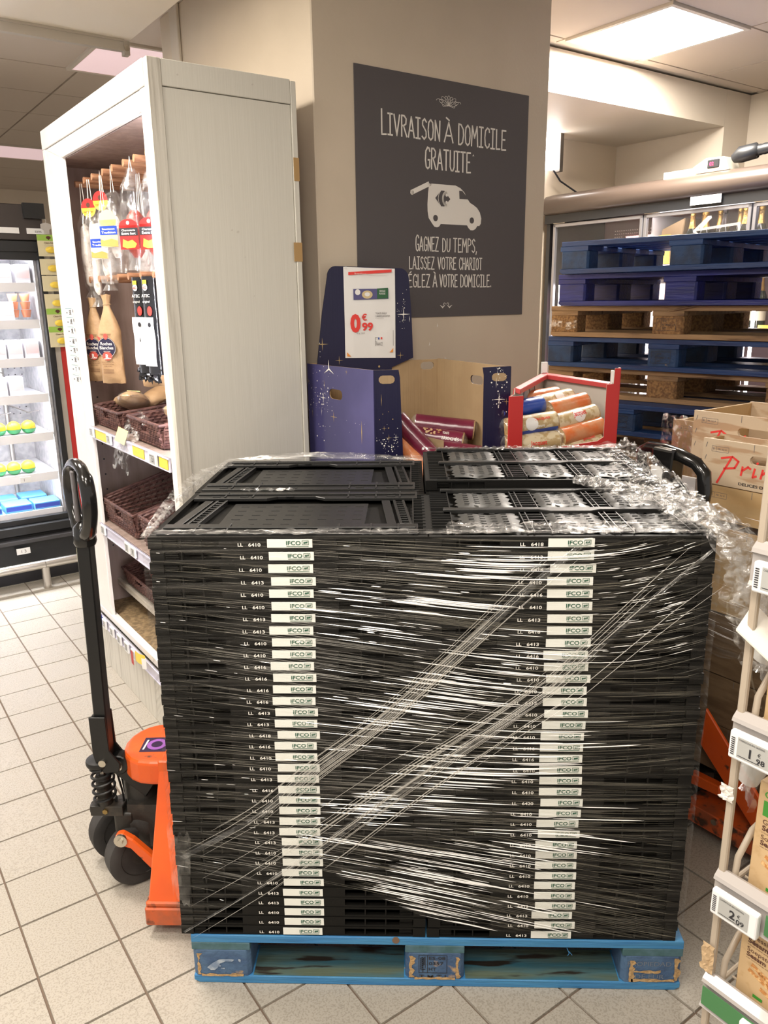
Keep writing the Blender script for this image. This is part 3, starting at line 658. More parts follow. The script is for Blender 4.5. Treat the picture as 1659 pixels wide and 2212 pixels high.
# ================================================================ pallet truck
def jack(name, label, loc, rz, steer=0.0, full=True):
    t = E(name, label, 'pallet truck', loc, rz)
    # frame: head, leaning side plates, forks
    a = M()
    pr = [(.30, .105), (.12, .105)]+[(.115-.095*math.sin(math.pi*k/10), .105*math.cos(math.pi*k/10)) for k in range(1, 10)]+[(.12, -.105), (.30, -.105)]
    a.prism(pr, .345, .42); a.out('head_cap', orange_m, t, bevel=.012, seg=3)
    for s_ in (-1, 1):
        a = M(); q = lambda x, yb, zb: (x, s_*yb, zb)
        p = [q(.142, .268, .10), q(.36, .268, .10), q(.30, .11, .425), q(.150, .11, .415), q(.142, .240, .10), q(.36, .240, .10), q(.30, .082, .425), q(.150, .082, .415)]
        if s_ > 0: p = p[4:]+p[:4]
        a.hexa(p); a.out('side_plate', orange_m, t, bevel=.003)
        a = M(); a.box(.148, .36, *sorted((s_*.102, s_*.118)), .385, .432); a.out('top_flange', orange_m, t, bevel=.004)
        a = M(); y0, y1 = sorted((s_*.275, s_*.115)); a.box(.132, 1.18, y0, y1, .032, .088); a.box(.135, .36, y0+.004, y1-.004, .088, .104)
        a.hexa([(1.18, y0, .032), (1.25, y0+.03, .05), (1.25, y1-.03, .05), (1.18, y1, .032), (1.18, y0, .088), (1.25, y0+.03, .075), (1.25, y1-.03, .075), (1.18, y1, .088)])
        f = a.out('fork', rust_m, t, bevel=.004)
        a = M(); yc = (y0+y1)/2; a.cyl((1.05, yc-.04, .040), (1.05, yc+.04, .040), .040, 16); a.out('fork_roller', rubber_m, f)
        a = M(); a.prism([(.150, .09), (.06, .185), (.030, .205), (.012, .20), (.005, .182), (.018, .165), (.05, .155), (.15, .03)], s_*.115-.012, s_*.115+.012, Matrix(((1, 0, 0, 0), (0, 0, 1, 0), (0, 1, 0, 0), (0, 0, 0, 1))))
        o = a.out('link_arm', orange_m, t, bevel=.004)
        a = M(); yy = s_*.132; a.cyl((.026, yy-s_*.008, .184), (.026, yy, .184), .019, 16); a.cyl((.026, yy, .184), (.026, yy+s_*.006, .184), .008, 6); a.out('bolt', zinc_m, o)
    a = M(); D = T(.075, -.055, .4205) @ RZ(.05)
    a.rect(0, .075, 0, .075, D); st = a.out('badge', mat('badge_dark', (.03, .012, .05), .3), t, label='dark square sticker with a purple ring on the orange head')
    a = M(); a.m = T(.040+.075, -.015, .421); a.add([(r_*math.cos(k*math.pi/10), r_*math.sin(k*math.pi/10), 0) for r_ in (.016, .028) for k in range(20)], [(k, (k+1) % 20, (k+1) % 20+20, k+20) for k in range(20)]); a.out('badge_ring', mat('badge_ring', (.30, .10, .42), .3), st)
    a = M(); a.m = T(.075, -.055, .4212); a.rect(.006, .011, .012, .062, XY); a.out('badge_print', white_m, st)
    # hydraulic unit
    a = M(); a.lathe([(.070, .10), (.078, .12), (.078, .20), (.062, .22), (.052, .24), (.052, .335), (.04, .345)], 20, T(.055, 0, 0)); a.box(.03, .20, -.07, .07, .12, .26); a.out('pump_body', greasy_m, t, smooth=True)
    a = M(); a.box(-.012, .045, -.075, -.035, .11, .235); a.out('valve_block', greasy_m, t, bevel=.010, seg=3)
    a = M(); a.hexa([(.0, -.062, .355), (.03, -.062, .405), (.12, -.05, .33), (.08, -.05, .27), (.0, -.035, .355), (.03, -.035, .405), (.12, -.025, .33), (.08, -.025, .27)]); a.cyl((.016, -.068, .385), (.016, -.03, .385), .030, 18)
    a.out('pivot_bracket', steelk_m, t, bevel=.003)
    a = M(); a.cyl((.016, -.074, .385), (.016, -.067, .385), .0145, 14); a.out('pivot_pin', zinc_m, t)
    a = M(); a.tube([(.0, .02, .36), (-.005, .0, .30), (.01, -.02, .25), (.02, -.03, .22)], .003, 6); a.tube([(.006, -.055, .355), (.014, -.05, .29), (.016, -.05, .24)], .003, 6); a.out('release_rod', steelk_m, t)
    # pump spring
    px, py = -.035, -.058
    a = M(); a.tube([(px+.030*math.cos(k*.42), py+.030*math.sin(k*.42), .262+.118*k/72) for k in range(73)], .0042, 6); a.out('spring', steelk_m, t, smooth=True)
    a = M(); a.lathe([(.021, .25), (.021, .335), (.024, .34), (.018, .352)], 16, T(px, py, 0)); a.out('pump_sleeve', greasy_m, t, smooth=True)
    a = M(); a.cyl((px, py, .34), (px, py, .40), .009, 12); a.out('piston_rod', chrome_m, t)
    a = M(); a.lathe([(.020, .382), (.036, .386), (.038, .394), (.036, .401), (.014, .407)], 20, T(px-.004, py, 0)); a.out('spring_cap', steelk_m, t, smooth=True)
    a = M(); a.box(-.075, .02, -.078, -.038, .226, .258); a.cyl((-.078, -.058, .242), (-.073, -.058, .242), .017, 14); a.out('pump_base', greasy_m, t, bevel=.005, seg=2)
    a = M(); a.cyl((-.03, -.083, .243), (-.03, -.076, .243), .008, 6); a.out('plug', mat('brass', (.35, .25, .10), .4, 1), t)
    # steering wheels
    e = Vector((-.64, .77, 0)); sw = M()
    for s_ in (-1, 1):
        c = e*.07*s_; ml = Matrix.Translation((c.x, c.y, .095)) @ Matrix(((-.64, .77, 0, 0), (.77, .64, 0, 0), (0, 0, 1, 0), (0, 0, 0, 1))) @ RY(math.pi/2)
        a = M(); a.lathe([(.062, -.026), (.084, -.028), (.094, -.022), (.095, 0), (.094, .022), (.084, .028), (.062, .026)], 36, ml)
        o = a.out('steering_wheel', rubber_m, t, smooth=True)
        a = M(); a.lathe([(.010, -.027), (.03, -.026), (.034, -.016), (.052, -.012), (.063, -.028), (.064, 0), (.063, .028), (.052, .012), (.034, .016), (.03, .026), (.010, .027)], 30, ml); a.out('hub', greasy_m, o, smooth=True)
    a = M(); a.cyl(tuple(e*.10+Vector((0, 0, .095))), tuple(-e*.10+Vector((0, 0, .095))), .012, 12); a.out('axle', steelk_m, t)
    # tow bar
    a = M(); a.m = T(-.020, -.058, 0)
    a.prism([(-.024, .545), (.022, .545), (.024, .44), (.050, .40), (.045, .375), (.004, .37), (-.014, .385), (-.024, .43)], -.027, -.021, Matrix(((1, 0, 0, 0), (0, 0, 1, 0), (0, 1, 0, 0), (0, 0, 0, 1))))
    a.prism([(-.024, .545), (.022, .545), (.024, .44), (.050, .40), (.045, .375), (.004, .37), (-.014, .385), (-.024, .43)], .021, .027, Matrix(((1, 0, 0, 0), (0, 0, 1, 0), (0, 1, 0, 0), (0, 0, 0, 1))))
    a.box(-.024, -.018, -.022, .022, .41, .54)
    yoke = a.out('bar_yoke', steelk_m, t, bevel=.0015)
    a = M(); a.cyl((-.018, -.092, .405), (-.018, -.084, .405), .0105, 14); a.out('bolt', zinc_m, yoke)
    a = M(); x0, y0 = -.018, -.058; x1, y1 = -.006, -.058
    a.hexa([(x0-.018, y0-.018, .40), (x0+.018, y0-.018, .40), (x0+.018, y0+.018, .40), (x0-.018, y0+.018, .40), (x1-.018, y1-.018, 1.06), (x1+.018, y1-.018, 1.06), (x1+.018, y1+.018, 1.06), (x1-.018, y1+.018, 1.06)])
    a.out('tow_bar', steelk_m, t, bevel=.003)
    a = M(); a.box(-.0268, -.0262, -.07, -.058, .98, 1.03); a.out('bar_sticker', mat('pale_sticker', (.75, .75, .5), .5), t)
    # looped grip
    def gp(ang, wx, hz, cz): return (x1+e.x*wx*math.cos(ang), y1+e.y*wx*math.cos(ang), cz+hz*math.sin(ang))
    pts = []; rr = []
    for k in range(44):
        an = 2*math.pi*k/44; cx_, sz = math.cos(an), math.sin(an)
        wx = .074*(abs(cx_)**.75)*(1 if cx_ > 0 else -1); hz = .092*(abs(sz)**.8)*(1 if sz > 0 else -1)
        if hz < 0: wx *= 1-.35*(abs(hz)/.092)**1.5
        pts.append((x1+e.x*wx, y1+e.y*wx, 1.158+hz)); rr.append(.019 if abs(sz) < .75 else (.015 if sz > 0 else .021))
    a = M(); a.tube(pts, rr, 12, closed=True); a.lathe([(.026, 1.035), (.03, 1.045), (.026, 1.085), (.012, 1.10)], 14, T(x1, y1, 0)); a.out('handle_grip', grip_m, t, smooth=True)
    a = M(); a.m = T(x1-.010, y1-.010, 0) @ RZ(math.atan2(e.y, e.x)); a.box(-.010, .010, -.005, .003, 1.10, 1.235); a.out('release_lever', mat('lever_grey', (.10, .09, .09), .4), t, bevel=.003)
    return t
jack('pallet_truck', 'orange pallet truck with black upright loop handle left of the wrapped stack', (-.300, .420, 0), 0)
# ================================================================ white cabinet with dry sausages
CAB = E('display_cabinet', 'tall white laminate cabinet with lit open front left of the pillar', 'cabinet', B(.378, .816), TH)
def cb(name, mt, *bx, parent=None, bevel=.0015, label=None):
    a = M()
    for q in bx: a.box(*q)
    return a.out(name, mt, parent or CAB, bevel=bevel, label=label)
WC, DC, HC = 1.235, .482, 2.318
cb('side_panel', cabw_m, (.042, .462, .006, .022, .0, 2.245), label='large white side panel facing the stack')
cb('side_rail', cabw_m, (.042, .462, .002, .022, 2.247, HC))
cb('rear_strip', cabw_m, (.463, DC, .001, .022, 0, HC-.004))
cb('corner_post', cabg_m, (.0, .041, .0, .030, 0, HC))
cb('side_panel', oak_m, (.03, .47, 1.2, 1.22, .26, 2.25), label='grey oak inner side')
cb('side_panel', cabw_m, (.02, DC, 1.2205, WC, 0, HC))
cb('side_panel', oak_m, (.045, .47, .0225, .030, .26, 2.25))
cb('back_panel', oak_m, (.455, .472, .03, 1.2, .26, 2.25))
cb('top_panel', cabw_m, (.0, DC, .03, 1.2, 2.29, HC-.001)); cb('ceiling_board', oak_m, (.02, .455, .03, 1.2, 2.185, 2.20))
cb('top_rail', frame_m, (-.004, .012, .030, WC, 2.247, HC)); cb('top_rail', frame_m, (.003, .018, .074, .986, 2.187, 2.246))
a = M(); a.hexa([(.0, .985, 2.187), (.018, .985, 2.187), (.018, WC-.04, 2.246), (.0, WC-.04, 2.246), (.0, .98, 2.19), (.018, .98, 2.19), (.018, WC-.042, 2.2465), (.0, WC-.042, 2.2465)]); a.out('mitre', frame_m, CAB)
cb('near_stile', frame_m, (.0, .018, .031, .073, .30, 2.245)); cb('far_stile', frame_m, (.002, .018, .985, WC-.035, .29, 2.245)); cb('far_edge', frame_m, (-.003, .018, WC-.033, WC, 0, 2.246))
cb('led_strip', mat('led_glow', (1, 1, 1), .5, emit=(.88, .90, 1), es=105), (.020, .034, .034, .042, .35, 2.15))
cb('base_board', cabg_m, (.0, .02, .03, WC-.034, 0, .195)); cb('base_ledge', cabg_m, (-.006, .03, .03, WC-.034, .196, .212))
cb('bottom_shelf', ofloor_m, (.032, .455, .03, 1.2, .262, .28)); cb('bottom_lip', frame_m, (.0, .03, .03, WC-.034, .262, .292))
def rail(z0, z1, y0, y1, x=-.004): return cb('price_rail', lilac_m, (x, x+.004, y0, y1, z0, z1), (x-.004, x+.002, y0, y1, z1-.006, z1), (x-.003, x+.002, y0, y1, z0, z0+.004), bevel=0)
SH = []
for zt, nm in ((1.150, 'a'), (.728, 'b')):
    s_ = cb('shelf', oak_m, (.012, .45, .032, 1.195, zt-.024, zt-.006)); SH.append((s_, rail(zt-.048, zt, .075, .985)))
rl0 = rail(.212, .262, .03, WC-.036, -.012)
cb('low_tray', mat('tray_rail', (.5, .45, .38), .4), (.10, .115, .2, 1.19, .375, .39), (.10, .42, .2, 1.19, .36, .374))
a = M()
for z in (.55, .62, .82, .89, .96, 1.03, 1.24, 1.31): a.cyl((.10, 1.1995, z), (.10, 1.198, z), .004, 8); a.cyl((.36, 1.1995, z), (.36, 1.198, z), .004, 8)
a.out('pin_holes', ink_m, CAB)
for z, ys in ((2.118, (1.078, .955, .849, .715, .603, .479, .369, .25, .13)), (1.748, (1.014, .888, .780, .651, .535, .403, .28, .15))):
    for y in ys: a = M(); a.cyl((.068, y, z-.012), (.455, y, z-.012), .0125, 14); a.out('peg', peg_m, CAB, smooth=True)
def esl(parent, M4, w_=.052, h_=.034, big='', price=None, name='price_tag'):
    # small electronic shelf label: case, screen, printed price
    a = M(); a.m = M4; a.box(0, w_, -.009, 0, 0, h_); o = a.out(name, esl_m, parent, bevel=.0015)
    a = M(); a.rect(w_*.16, w_*.86, h_*.14, h_*.86, M4 @ T(0, -.0095, 0) @ XZ); s2 = a.out('screen', lcd_m, o) if parent and parent.parent is None else a.out('screen', lcd_m, parent)
    return o
FW = Matrix(((0, 1, 0, 0), (-1, 0, 0, 0), (0, 0, 1, 0), (0, 0, 0, 1)))      # local -y -> faces -x
def price_tag(rl, y, z, w_, h_, txt, x=-.006, nest=True, sc=None):
    # three level limit: the tag, screen and print hang on the cabinet
    m4 = T(x, y, z) @ FW
    a = M(); a.m = m4; a.box(0, w_, -.008, 0, 0, h_); o = a.out('price_tag', esl_m, rl, bevel=.0012)
    a = M(); a.rect(w_*.12, w_*.86, h_*.14, h_*.86, m4 @ T(0, -.0085, 0) @ XZ); s_ = a.out('screen', lcd_m, o)
    a = M(); a.text(txt, w_*.45, h_*.3, h_*.34, m4 @ T(0, -.009, 0) @ XZ, bold=.02, align='l'); a.rect(w_*.17, w_*.7, h_*.74, h_*.78, m4 @ T(0, -.009, 0) @ XZ); a.out('figures', ink_m, o)
for y, tx in ((1.065, '2'), (.955, '2'), (.853, '2'), (.755, '2'), (.668, '3')): price_tag(CAB, y, .217, .050, .042, tx, x=-.016)
for y, z, tx in ((.945, .690, '3'), (.63, .690, '3'), (.56, .690, '9'), (.955, 1.110, '3'), (.725, 1.110, '4')): price_tag(CAB, y, z, .052, .040, tx, x=-.008)
price_tag(CAB, .245, 1.106, .07, .044, '2.1', x=-.008)
for y0, y1 in ((.735, .90), (.32, .44), (.09, .17)): cb('yellow_strip', yellow_m, (-.0065, -.005, y0, y1, 1.108, 1.142), bevel=0)
cb('blue_strip', bluep_m, (-.0185, -.013, 1.09, WC-.036, .214, .262), bevel=0)
a = M(); a.disc(0, 0, .006, T(-.019, 1.12, .24) @ YZ, 10); a.text('8', 0, 0, .01, T(-.019, 1.1, .236) @ YZ); a.out('drop_mark', white_m, CAB)
for k, (tx, z) in enumerate(zip(('5€', '3€', '3€', '6€', '7€', '3€', '7', '3€'), (1.590, 1.552, 1.514, 1.472, 1.434, 1.396, 1.356, 1.314))):
    a = M(); D = T(.0012, 1.178, z) @ YZ; a.rect(0, .120, 0, .034, D); o = a.out('price_sticker', paper_m, CAB)
    a = M(); D = T(.0006, 1.178, z) @ YZ; a.text(tx, .058, .009, .018, D, bold=.035); a.rect(.012, .03, .014, .018, D); a.rect(.108, .116, .018, .030, D); a.out('figures', ink_m, o)
    a = M(); a.rect(0, .10, .033, .0345, D); a.out('edge_line', mat('teal_ink', (.12, .35, .40), .5), o)
cb('brown_tape', mat('brown_tape', (.42, .26, .10), .35), (.463, DC+.001, -.0008, .0006, 2.02, 2.09), (.452, DC+.001, -.0008, .0006, 1.77, 1.83), bevel=0)
a = M()
for x, z, r_ in ((.235, 1.86, .004), (.255, 1.855, .006), (.275, 1.78, .003), (.24, 1.99, .002), (.09, 2.28, .004), (.33, 2.285, .004), (.30, 1.66, .003)):
    a.poly([(x-r_, z), (x, z-r_*.5), (x+r_, z+r_*.3), (x+r_*.2, z+r_)], T(0, .0054 if z < 2.24 else .0014, 0) @ XZ)
a.out('scuff', mat('scuff', (.55, .52, .46), .6), CAB)
def cabw(x, y, z): return B(.378+x, .816+y, z)
# ---- things hanging in the cabinet
saus_m = mat('white_casing', (.88, .82, .76), .6, col2=(.50, .40, .34), scale=45, mix=(.55, .7), bump=.4, bscale=60)
sred_m = mat('red_sausage', (.38, .05, .03), .35, col2=(.22, .03, .02), scale=30, bump=.3, bscale=40)
def round_thing(name, prof, mt, parent, seed=0, wob=.004, n=14, pinch=None, smooth=True, m4=None):
    a = M(); vs = []; N = len(prof)
    for i, (r_, z) in enumerate(prof):
        for k in range(n):
            an = 2*math.pi*k/n; rr = r_*(1+(.10*nz(math.cos(an)*2+seed, math.sin(an)*2, z*30)))
            vs.append((rr*math.cos(an)*(.75 if pinch else 1)+wob*nz(z*12, seed), rr*math.sin(an)+wob*nz(z*11, seed+5), z))
    fs = [(i*n+k, i*n+(k+1) % n, (i+1)*n+(k+1) % n, (i+1)*n+k) for i in range(N-1) for k in range(n)]+[tuple(range(n-1, -1, -1)), tuple((N-1)*n+k for k in range(n))]
    a.add(vs, fs, m4)
    return a.out(name, mt, parent, smooth=smooth)
def sausage(label, x, y, zt, L_, r_, ztop, tagc=None, seed=0, bagw=.030):
    r_ *= 1.3; t = E('dry_sausage', label, 'sausage', cabw(x, y, zt-L_), TH+.6, 'white dry sausages hanging in the cabinet')
    round_thing('casing', [(r_*.3, .0), (r_*.8, .012), (r_, .03), (r_*1.02, L_*.5), (r_*.95, L_-.03), (r_*.7, L_-.012), (r_*.2, L_)], saus_m, t, seed, .010)
    round_thing('bag', [(bagw, -.045), (bagw*.5, -.02), (bagw*.8, .0), (bagw, .03), (bagw, L_*.6), (bagw*.9, L_), (bagw*.5, L_+.035), (bagw*.25, L_+.06)], clear_m, t, seed+3, .010)
    a = M(); h_ = ztop-(zt-L_)
    a.tube([(.002, -.004, L_), (.0, -.012, L_+.03), (0, -.004, h_), (0, .004, h_), (.0, .010, L_+.03), (.001, .004, L_)], .0016, 5); a.out('string', white_m, t)
    if tagc:
        a = M(); a.disc(0, 0, .034, T(-.012, 0, L_+.045) @ YZ, 20); o = a.out('round_tag', yellow_m, t)
        a = M(); a.poly([(.0345*math.cos(q*math.pi/10), .0345*math.sin(q*math.pi/10)) for q in range(11)], T(-.013, 0, L_+.047) @ YZ); a.out('tag_top', red_m, o)
        a = M(); a.disc(0, .012, .009, T(-.0135, 0, L_+.045) @ YZ); a.text('FUET EXTRA', 0, -.016, .006, T(-.0136, 0, L_+.045) @ YZ, align='c', w=.045, bold=.01); a.out('tag_print', brownk_m, o)
    return t
sausage('long white dry sausage in clear bag, furthest from the pillar', .085, 1.06, 1.955, .245, .017, 2.106, None, 1)
sausage('thin white dry sausage with round red and yellow tag hanging above it', .075, .925, 1.955, .28, .012, 2.106, 1, 2)
sausage('white dry sausage third from the far side, behind blue and yellow card', .085, .80, 1.97, .235, .018, 2.106, 1, 3)
sausage('white dry sausage hanging deep behind the yellow card', .19, .70, 1.93, .22, .015, 2.106, None, 4)
sausage('white dry sausage low behind the clear bag corner', .16, .60, 1.88, .18, .017, 2.106, None, 5)
for k, (y, z) in enumerate(((.69, 1.885), (.565, 1.92))):
    t = E('sausage_pack', ['sausage pack with white, blue and yellow card', 'sausage pack with yellow top label beside the red chorizo pack'][k], 'sausage pack', cabw(.05, y, z-.12), TH+.7, 'sausage packs with printed cards')
    round_thing('bag', [(.03, -.05), (.042, 0), (.045, .06), (.045, .17), (.03, .21), (.008, .225)], clear_m, t, k+11, .006); round_thing('casing', [(.01, -.0), (.02, .02), (.02, .12), (.01, .14)], saus_m, t, k)
    D = T(-.047, 0, 0) @ YZ
    a = M(); a.rect(-.034, .034, .035, .125, D); a.disc(0, .125, .034, D); a.out('card', paper_m if k == 0 else mat('pale_yellow', (.8, .7, .3), .5), t)
    a = M(); a.rect(-.034, .034, .075, .105, T(-.0478, 0, 0) @ YZ); o = a.out('card_band', bluep_m, t)
    a = M(); D = T(-.0485, 0, 0) @ YZ; a.text('Saucisson', 0, .092, .006, D, align='c', w=.05, bold=.01); a.text('Tradition', 0, .080, .007, D, align='c', w=.055, bold=.01); a.out('card_print', white_m, o)
    a = M(); a.poly([(-.034, .04), (.034, .035), (.034, .055), (.01, .062), (-.02, .056), (-.034, .062)], D); a.out('card_picture', mat('ochre', (.45, .30, .08), .5), o)
    a = M(); a.tube([(0, -.006, .22), (0, 0, 2.106-z+.12), (0, .006, .22)], .0015, 5); a.out('string', white_m, t)
for k, (y, z, lab) in enumerate(((.345, 1.79, 'red chorizo pack with red and black label reading Extra fort'), (.15, 1.78, 'red chorizo pack half hidden by the near frame'))):
    t = E('chorizo_pack', lab, 'chorizo', cabw(.045, y, z), TH+.7, 'red chorizo packs')
    round_thing('chorizo', [(.012, .0), (.026, .02), (.030, .07), (.028, .13), (.012, .15)], sred_m, t, k+20)
    round_thing('bag', [(.035, -.04), (.03, -.01), (.040, .03), (.042, .15), (.035, .22), (.012, .28)], clear_m, t, k+25, .006)
    D = T(-.044, 0, 0) @ YZ; a = M(); a.rect(-.034, .034, .025, .10, D); a.disc(0, .10, .034, D, 16, .02); o = a.out('label', red_m, t)
    a = M(); a.rect(-.034, .034, .068, .092, T(-.0448, 0, 0) @ YZ); a.out('label_band', ink_m, o)
    a = M(); D = T(-.0455, 0, 0) @ YZ; a.text('Charcuterie', 0, .082, .006, D, align='c', w=.05, bold=.01); a.text('Extra fort', 0, .071, .0075, D, align='c', w=.052, bold=.015); a.disc(0, .108, .006, D, 8); a.rect(.05, .062, .03, .11, T(-.041, 0, 0) @ YZ); a.out('label_print', white_m, o)
    a = M(); a.poly([(-.026, .034), (-.01, .028), (.02, .030), (.028, .042), (.012, .055), (-.005, .050), (-.022, .058)], D); a.out('label_picture', mat('flame', (.85, .35, .05), .5), o)
    a = M(); a.tube([(0, -.006, .27), (0, 0, 2.106-z), (0, .006, .27)], .0015, 5); a.out('string', white_m, t)
for k, (y, z0, z1, x, lab) in enumerate(((1.035, 1.325, 1.665, .075, 'kraft paper saucisson bag hanging at the far side, label partly hidden'), (.80, 1.335, 1.675, .062, 'kraft paper saucisson bag with full dark oval label'), (.61, 1.33, 1.64, .16, 'plain kraft paper bag hanging behind the labelled one'))):
    t = E('paper_bag', lab, 'saucisson bag', cabw(x, y, z0), TH+.65, 'kraft saucisson bags hanging in the cabinet'); h_ = z1-z0
    def fn(i, j, h_=h_, k=k):
        an = 2*math.pi*j; z = h_*i
        w_ = .050 if i < .6 else (.050*(1-(i-.6)/.28*.78) if i < .88 else .011+.010*(i-.88)/.12)
        d_ = .024 if i < .6 else .024*(1-(i-.6)/.28*.5) if i < .88 else .012
        if i < .08: d_ *= .25+i*9; w_ *= 1.05
        rr = 1+(.10+.25*max(0, i-.55))*nz(math.cos(an)*3+k, math.sin(an)*3, i*5)
        return (d_*math.cos(an)*rr, w_*math.sin(an)*rr, z+.006*nz(j*6, i, k))
    a = M(); a.grid(fn, 22, 24); a.out('paper', kraftp_m, t, smooth=True)
    a = M(); a.tube([(.013*math.cos(q*.9), .016*math.sin(q*.9), h_*.885+q*.0006) for q in range(8)], .0022, 5); a.out('string', kraft_m, t)
    if k < 2:
        D = T(-.0285, 0, 0) @ YZ
        a = M(); a.disc(0, .140, .042, D, 24, .040); o = a.out('label', mat('label_navy', (.018, .016, .045), .5), t)
        D2 = T(-.0292, 0, 0) @ YZ
        a = M(); a.text('Roches', 0, .150, .012, D2, align='c', w=.052, bold=.01); a.text('Blanches', 0, .134, .012, D2, align='c', w=.062, bold=.01); a.text('SELECTION', 0, .124, .004, D2, align='c', w=.03)
        a.add([(r_*math.cos(q*math.pi/16), .140+r_*.95*math.sin(q*math.pi/16), 0) for r_ in (.0395, .0405) for q in range(32)], [(q, (q+1) % 32, (q+1) % 32+32, q+32) for q in range(32)], D2); a.out('label_print', white_m, o)
        a = M(); a.disc(0, .108, .022, D2, 20, .017); a.disc(0, .183, .010, D2, 12, .012); a.poly([(-.03, .165), (-.04, .185), (-.022, .178)], D2); o2 = a.out('seal', mat('seal_red', (.50, .08, .06), .5), t)
        a = M(); a.text('R', 0, .099, .016, T(-.030, 0, 0) @ YZ, align='c', bold=.03); a.stroke([(-.014, .097), (.015, .099)], .003, T(-.030, 0, 0) @ YZ); a.out('seal_print', paper_m, o2)
        a = M(); a.text('SAUCISSON SEC', 0, .082, .005, D, align='c', w=.056); a.text('DE CAMPAGNE', 0, .074, .005, D, align='c', w=.05); a.text('PUR PORC', 0, .066, .005, D, align='c', w=.036)
        for q in range(5): a.rect(-.024, .024, .040+q*.004, .0412+q*.004, D)
        a.rect(-.025, .026, .192, .1935, D); a.rect(-.022, .024, .188, .1895, D); a.out('bag_print', brownk_m, t)
for k, (y, x) in enumerate(((.435, .072), (.335, .072))):
    t = E('sausage_pouch', 'tall black and white sausage pouch, %s' % ['the one nearer the paper bags', 'the one next to the near frame'][k], 'sausage pouch', cabw(x, y, 1.40), TH+.35, 'black and white pouches')
    a = M(); a.grid(lambda i, j: (.018*math.cos(2*math.pi*j)*(1+.12*nz(i*8, j*5, k)), .034*math.sin(2*math.pi*j), .33*i), 14, 16); a.out('pouch', mat('gloss_black', (.010, .010, .012), .15, coat=.5, bump=.3, bscale=30), t, smooth=True)
    a = M(); a.grid(lambda i, j: (-.020-.002*math.sin(9*i), -.030+.060*j, .030+.165*i), 8, 3); o = a.out('white_panel', mat('gloss_white', (.85, .84, .86), .2, coat=.4), t, smooth=True)
    a = M(); a.disc(.010, .170, .008, T(-.0235, 0, 0) @ YZ, 16); a.out('seal', ink_m, o)
    a = M(); D = T(-.0205, 0, 0) @ YZ; a.disc(.014, .216, .012, D, 16, .016); o = a.out('red_spot', redp_m, t)
    a = M(); a.text('ATEC', 0, .262, .010, D, align='c', w=.042, bold=.015); a.disc(0, .295, .012, D); a.text('original', 0, .244, .007, D, align='c', w=.036); a.out('pouch_print', white_m, t)
    a = M(); a.rect(-.010, .010, .305, .318, T(-.021, 0, 0) @ YZ); a.out('gold_mark', yellow_m, t)
    a = M(); a.text('602', 0, .290, .009, T(-.0215, 0, 0) @ YZ, align='c', bold=.02); a.out('number', redp_m, t)
    a = M(); a.grid(lambda i, j: (.02*nz(i*5, j*6, k)-.01, -.034+.07*j, -.028+.045*i+.02*nz(j*9, i*3, k)), 6, 10); a.out('crumpled_end', MATS['gloss_black'], t, smooth=True)
# ---- wicker baskets
def basket(label, x, y, z, w_, d_, h_, hb, tilt=0, group=None):
    # w_: along the shelf, d_: front to back, h_: front height, hb: back height
    t = E('wicker_basket', label, 'basket', cabw(x, y, z), TH, 'brown wicker baskets in the cabinet')
    rm = RY(-tilt)
    fl_ = .018
    def hgt(px): return h_+(hb-h_)*(px/d_)
    def wall(p0, p1, n_=9):
        pass
    # woven walls: stakes and weft strands that pass in front and behind
    cor = [((0, 0), (d_, 0)), ((d_, 0), (d_, w_)), ((d_, w_), (0, w_)), ((0, w_), (0, 0))]
    a = M(); a.m = rm; a.box(.004, d_-.004, .004, w_-.004, 0, .006); a.out('base', wick_m, t)
    for wi, (p, q) in enumerate(cor):
        a = M(); a.m = rm; L_ = math.hypot(q[0]-p[0], q[1]-p[1]); dx, dy = (q[0]-p[0])/L_, (q[1]-p[1])/L_; nx, ny = dy, -dx
        ns = max(5, int(L_/.026)); rows = 8
        pt = lambda s_, zf, o_: (p[0]+dx*s_*L_+nx*(fl_*zf+o_), p[1]+dy*s_*L_+ny*(fl_*zf+o_), hgt(p[0]+dx*s_*L_)*zf)
        hole = wi == 3
        for k in range(ns+1):
            s_ = k/ns
            if hole and .38 < s_ < .62:
                a.cyl(pt(s_, 0, 0), pt(s_, .5, 0), .0022, 5); continue
            a.cyl(pt(s_, 0, 0), pt(s_, 1, 0), .0022, 5)
        for r_ in range(rows):
            zf = (r_+.6)/rows
            segs = [(0, 1)] if not (hole and .5 < zf < .92) else [(0, .37), (.63, 1)]
            for s0, s1 in segs:
                n2 = max(4, int(ns*2*(s1-s0)))
                a.tube([pt(s0+(s1-s0)*k/n2, zf, .0035*(1 if (k//1+r_) % 2 else -1)) for k in range(n2+1)], .0052*h_/.08, 5)
        a.out('woven_side', wick_m, t, smooth=True)
    a = M(); a.m = rm
    c_ = [(-fl_, -fl_, h_), (d_+fl_, -fl_, hb), (d_+fl_, w_+fl_, hb), (-fl_, w_+fl_, h_)]
    pts = []
    for k in range(4):
        for q in range(8): pts.append(tuple(Vector(c_[k]).lerp(Vector(c_[(k+1) % 4]), q/8)))
    a.tube(pts, .0062, 7, closed=True); a.out('rim', wick_m, t, smooth=True)
    return t
basket('brown wicker basket of kraft bags on the upper shelf, far side', .045, .70, 1.149, .30, .36, .080, .11)
basket('brown wicker basket on the upper shelf beside the near frame', .045, .25, 1.149, .30, .36, .085, .11)
basket('empty brown wicker basket on the middle shelf, far side', .045, .64, .727, .36, .38, .10, .21)
basket('brown wicker basket on the middle shelf, near side', .045, .15, .727, .38, .38, .12, .22)
basket('dark wicker basket of red packs at the bottom, far side', .125, .72, .391, .38, .30, .07, .15)
basket('wicker basket of dark red meat packs at the bottom, near side', .125, .25, .391, .38, .30, .07, .15)
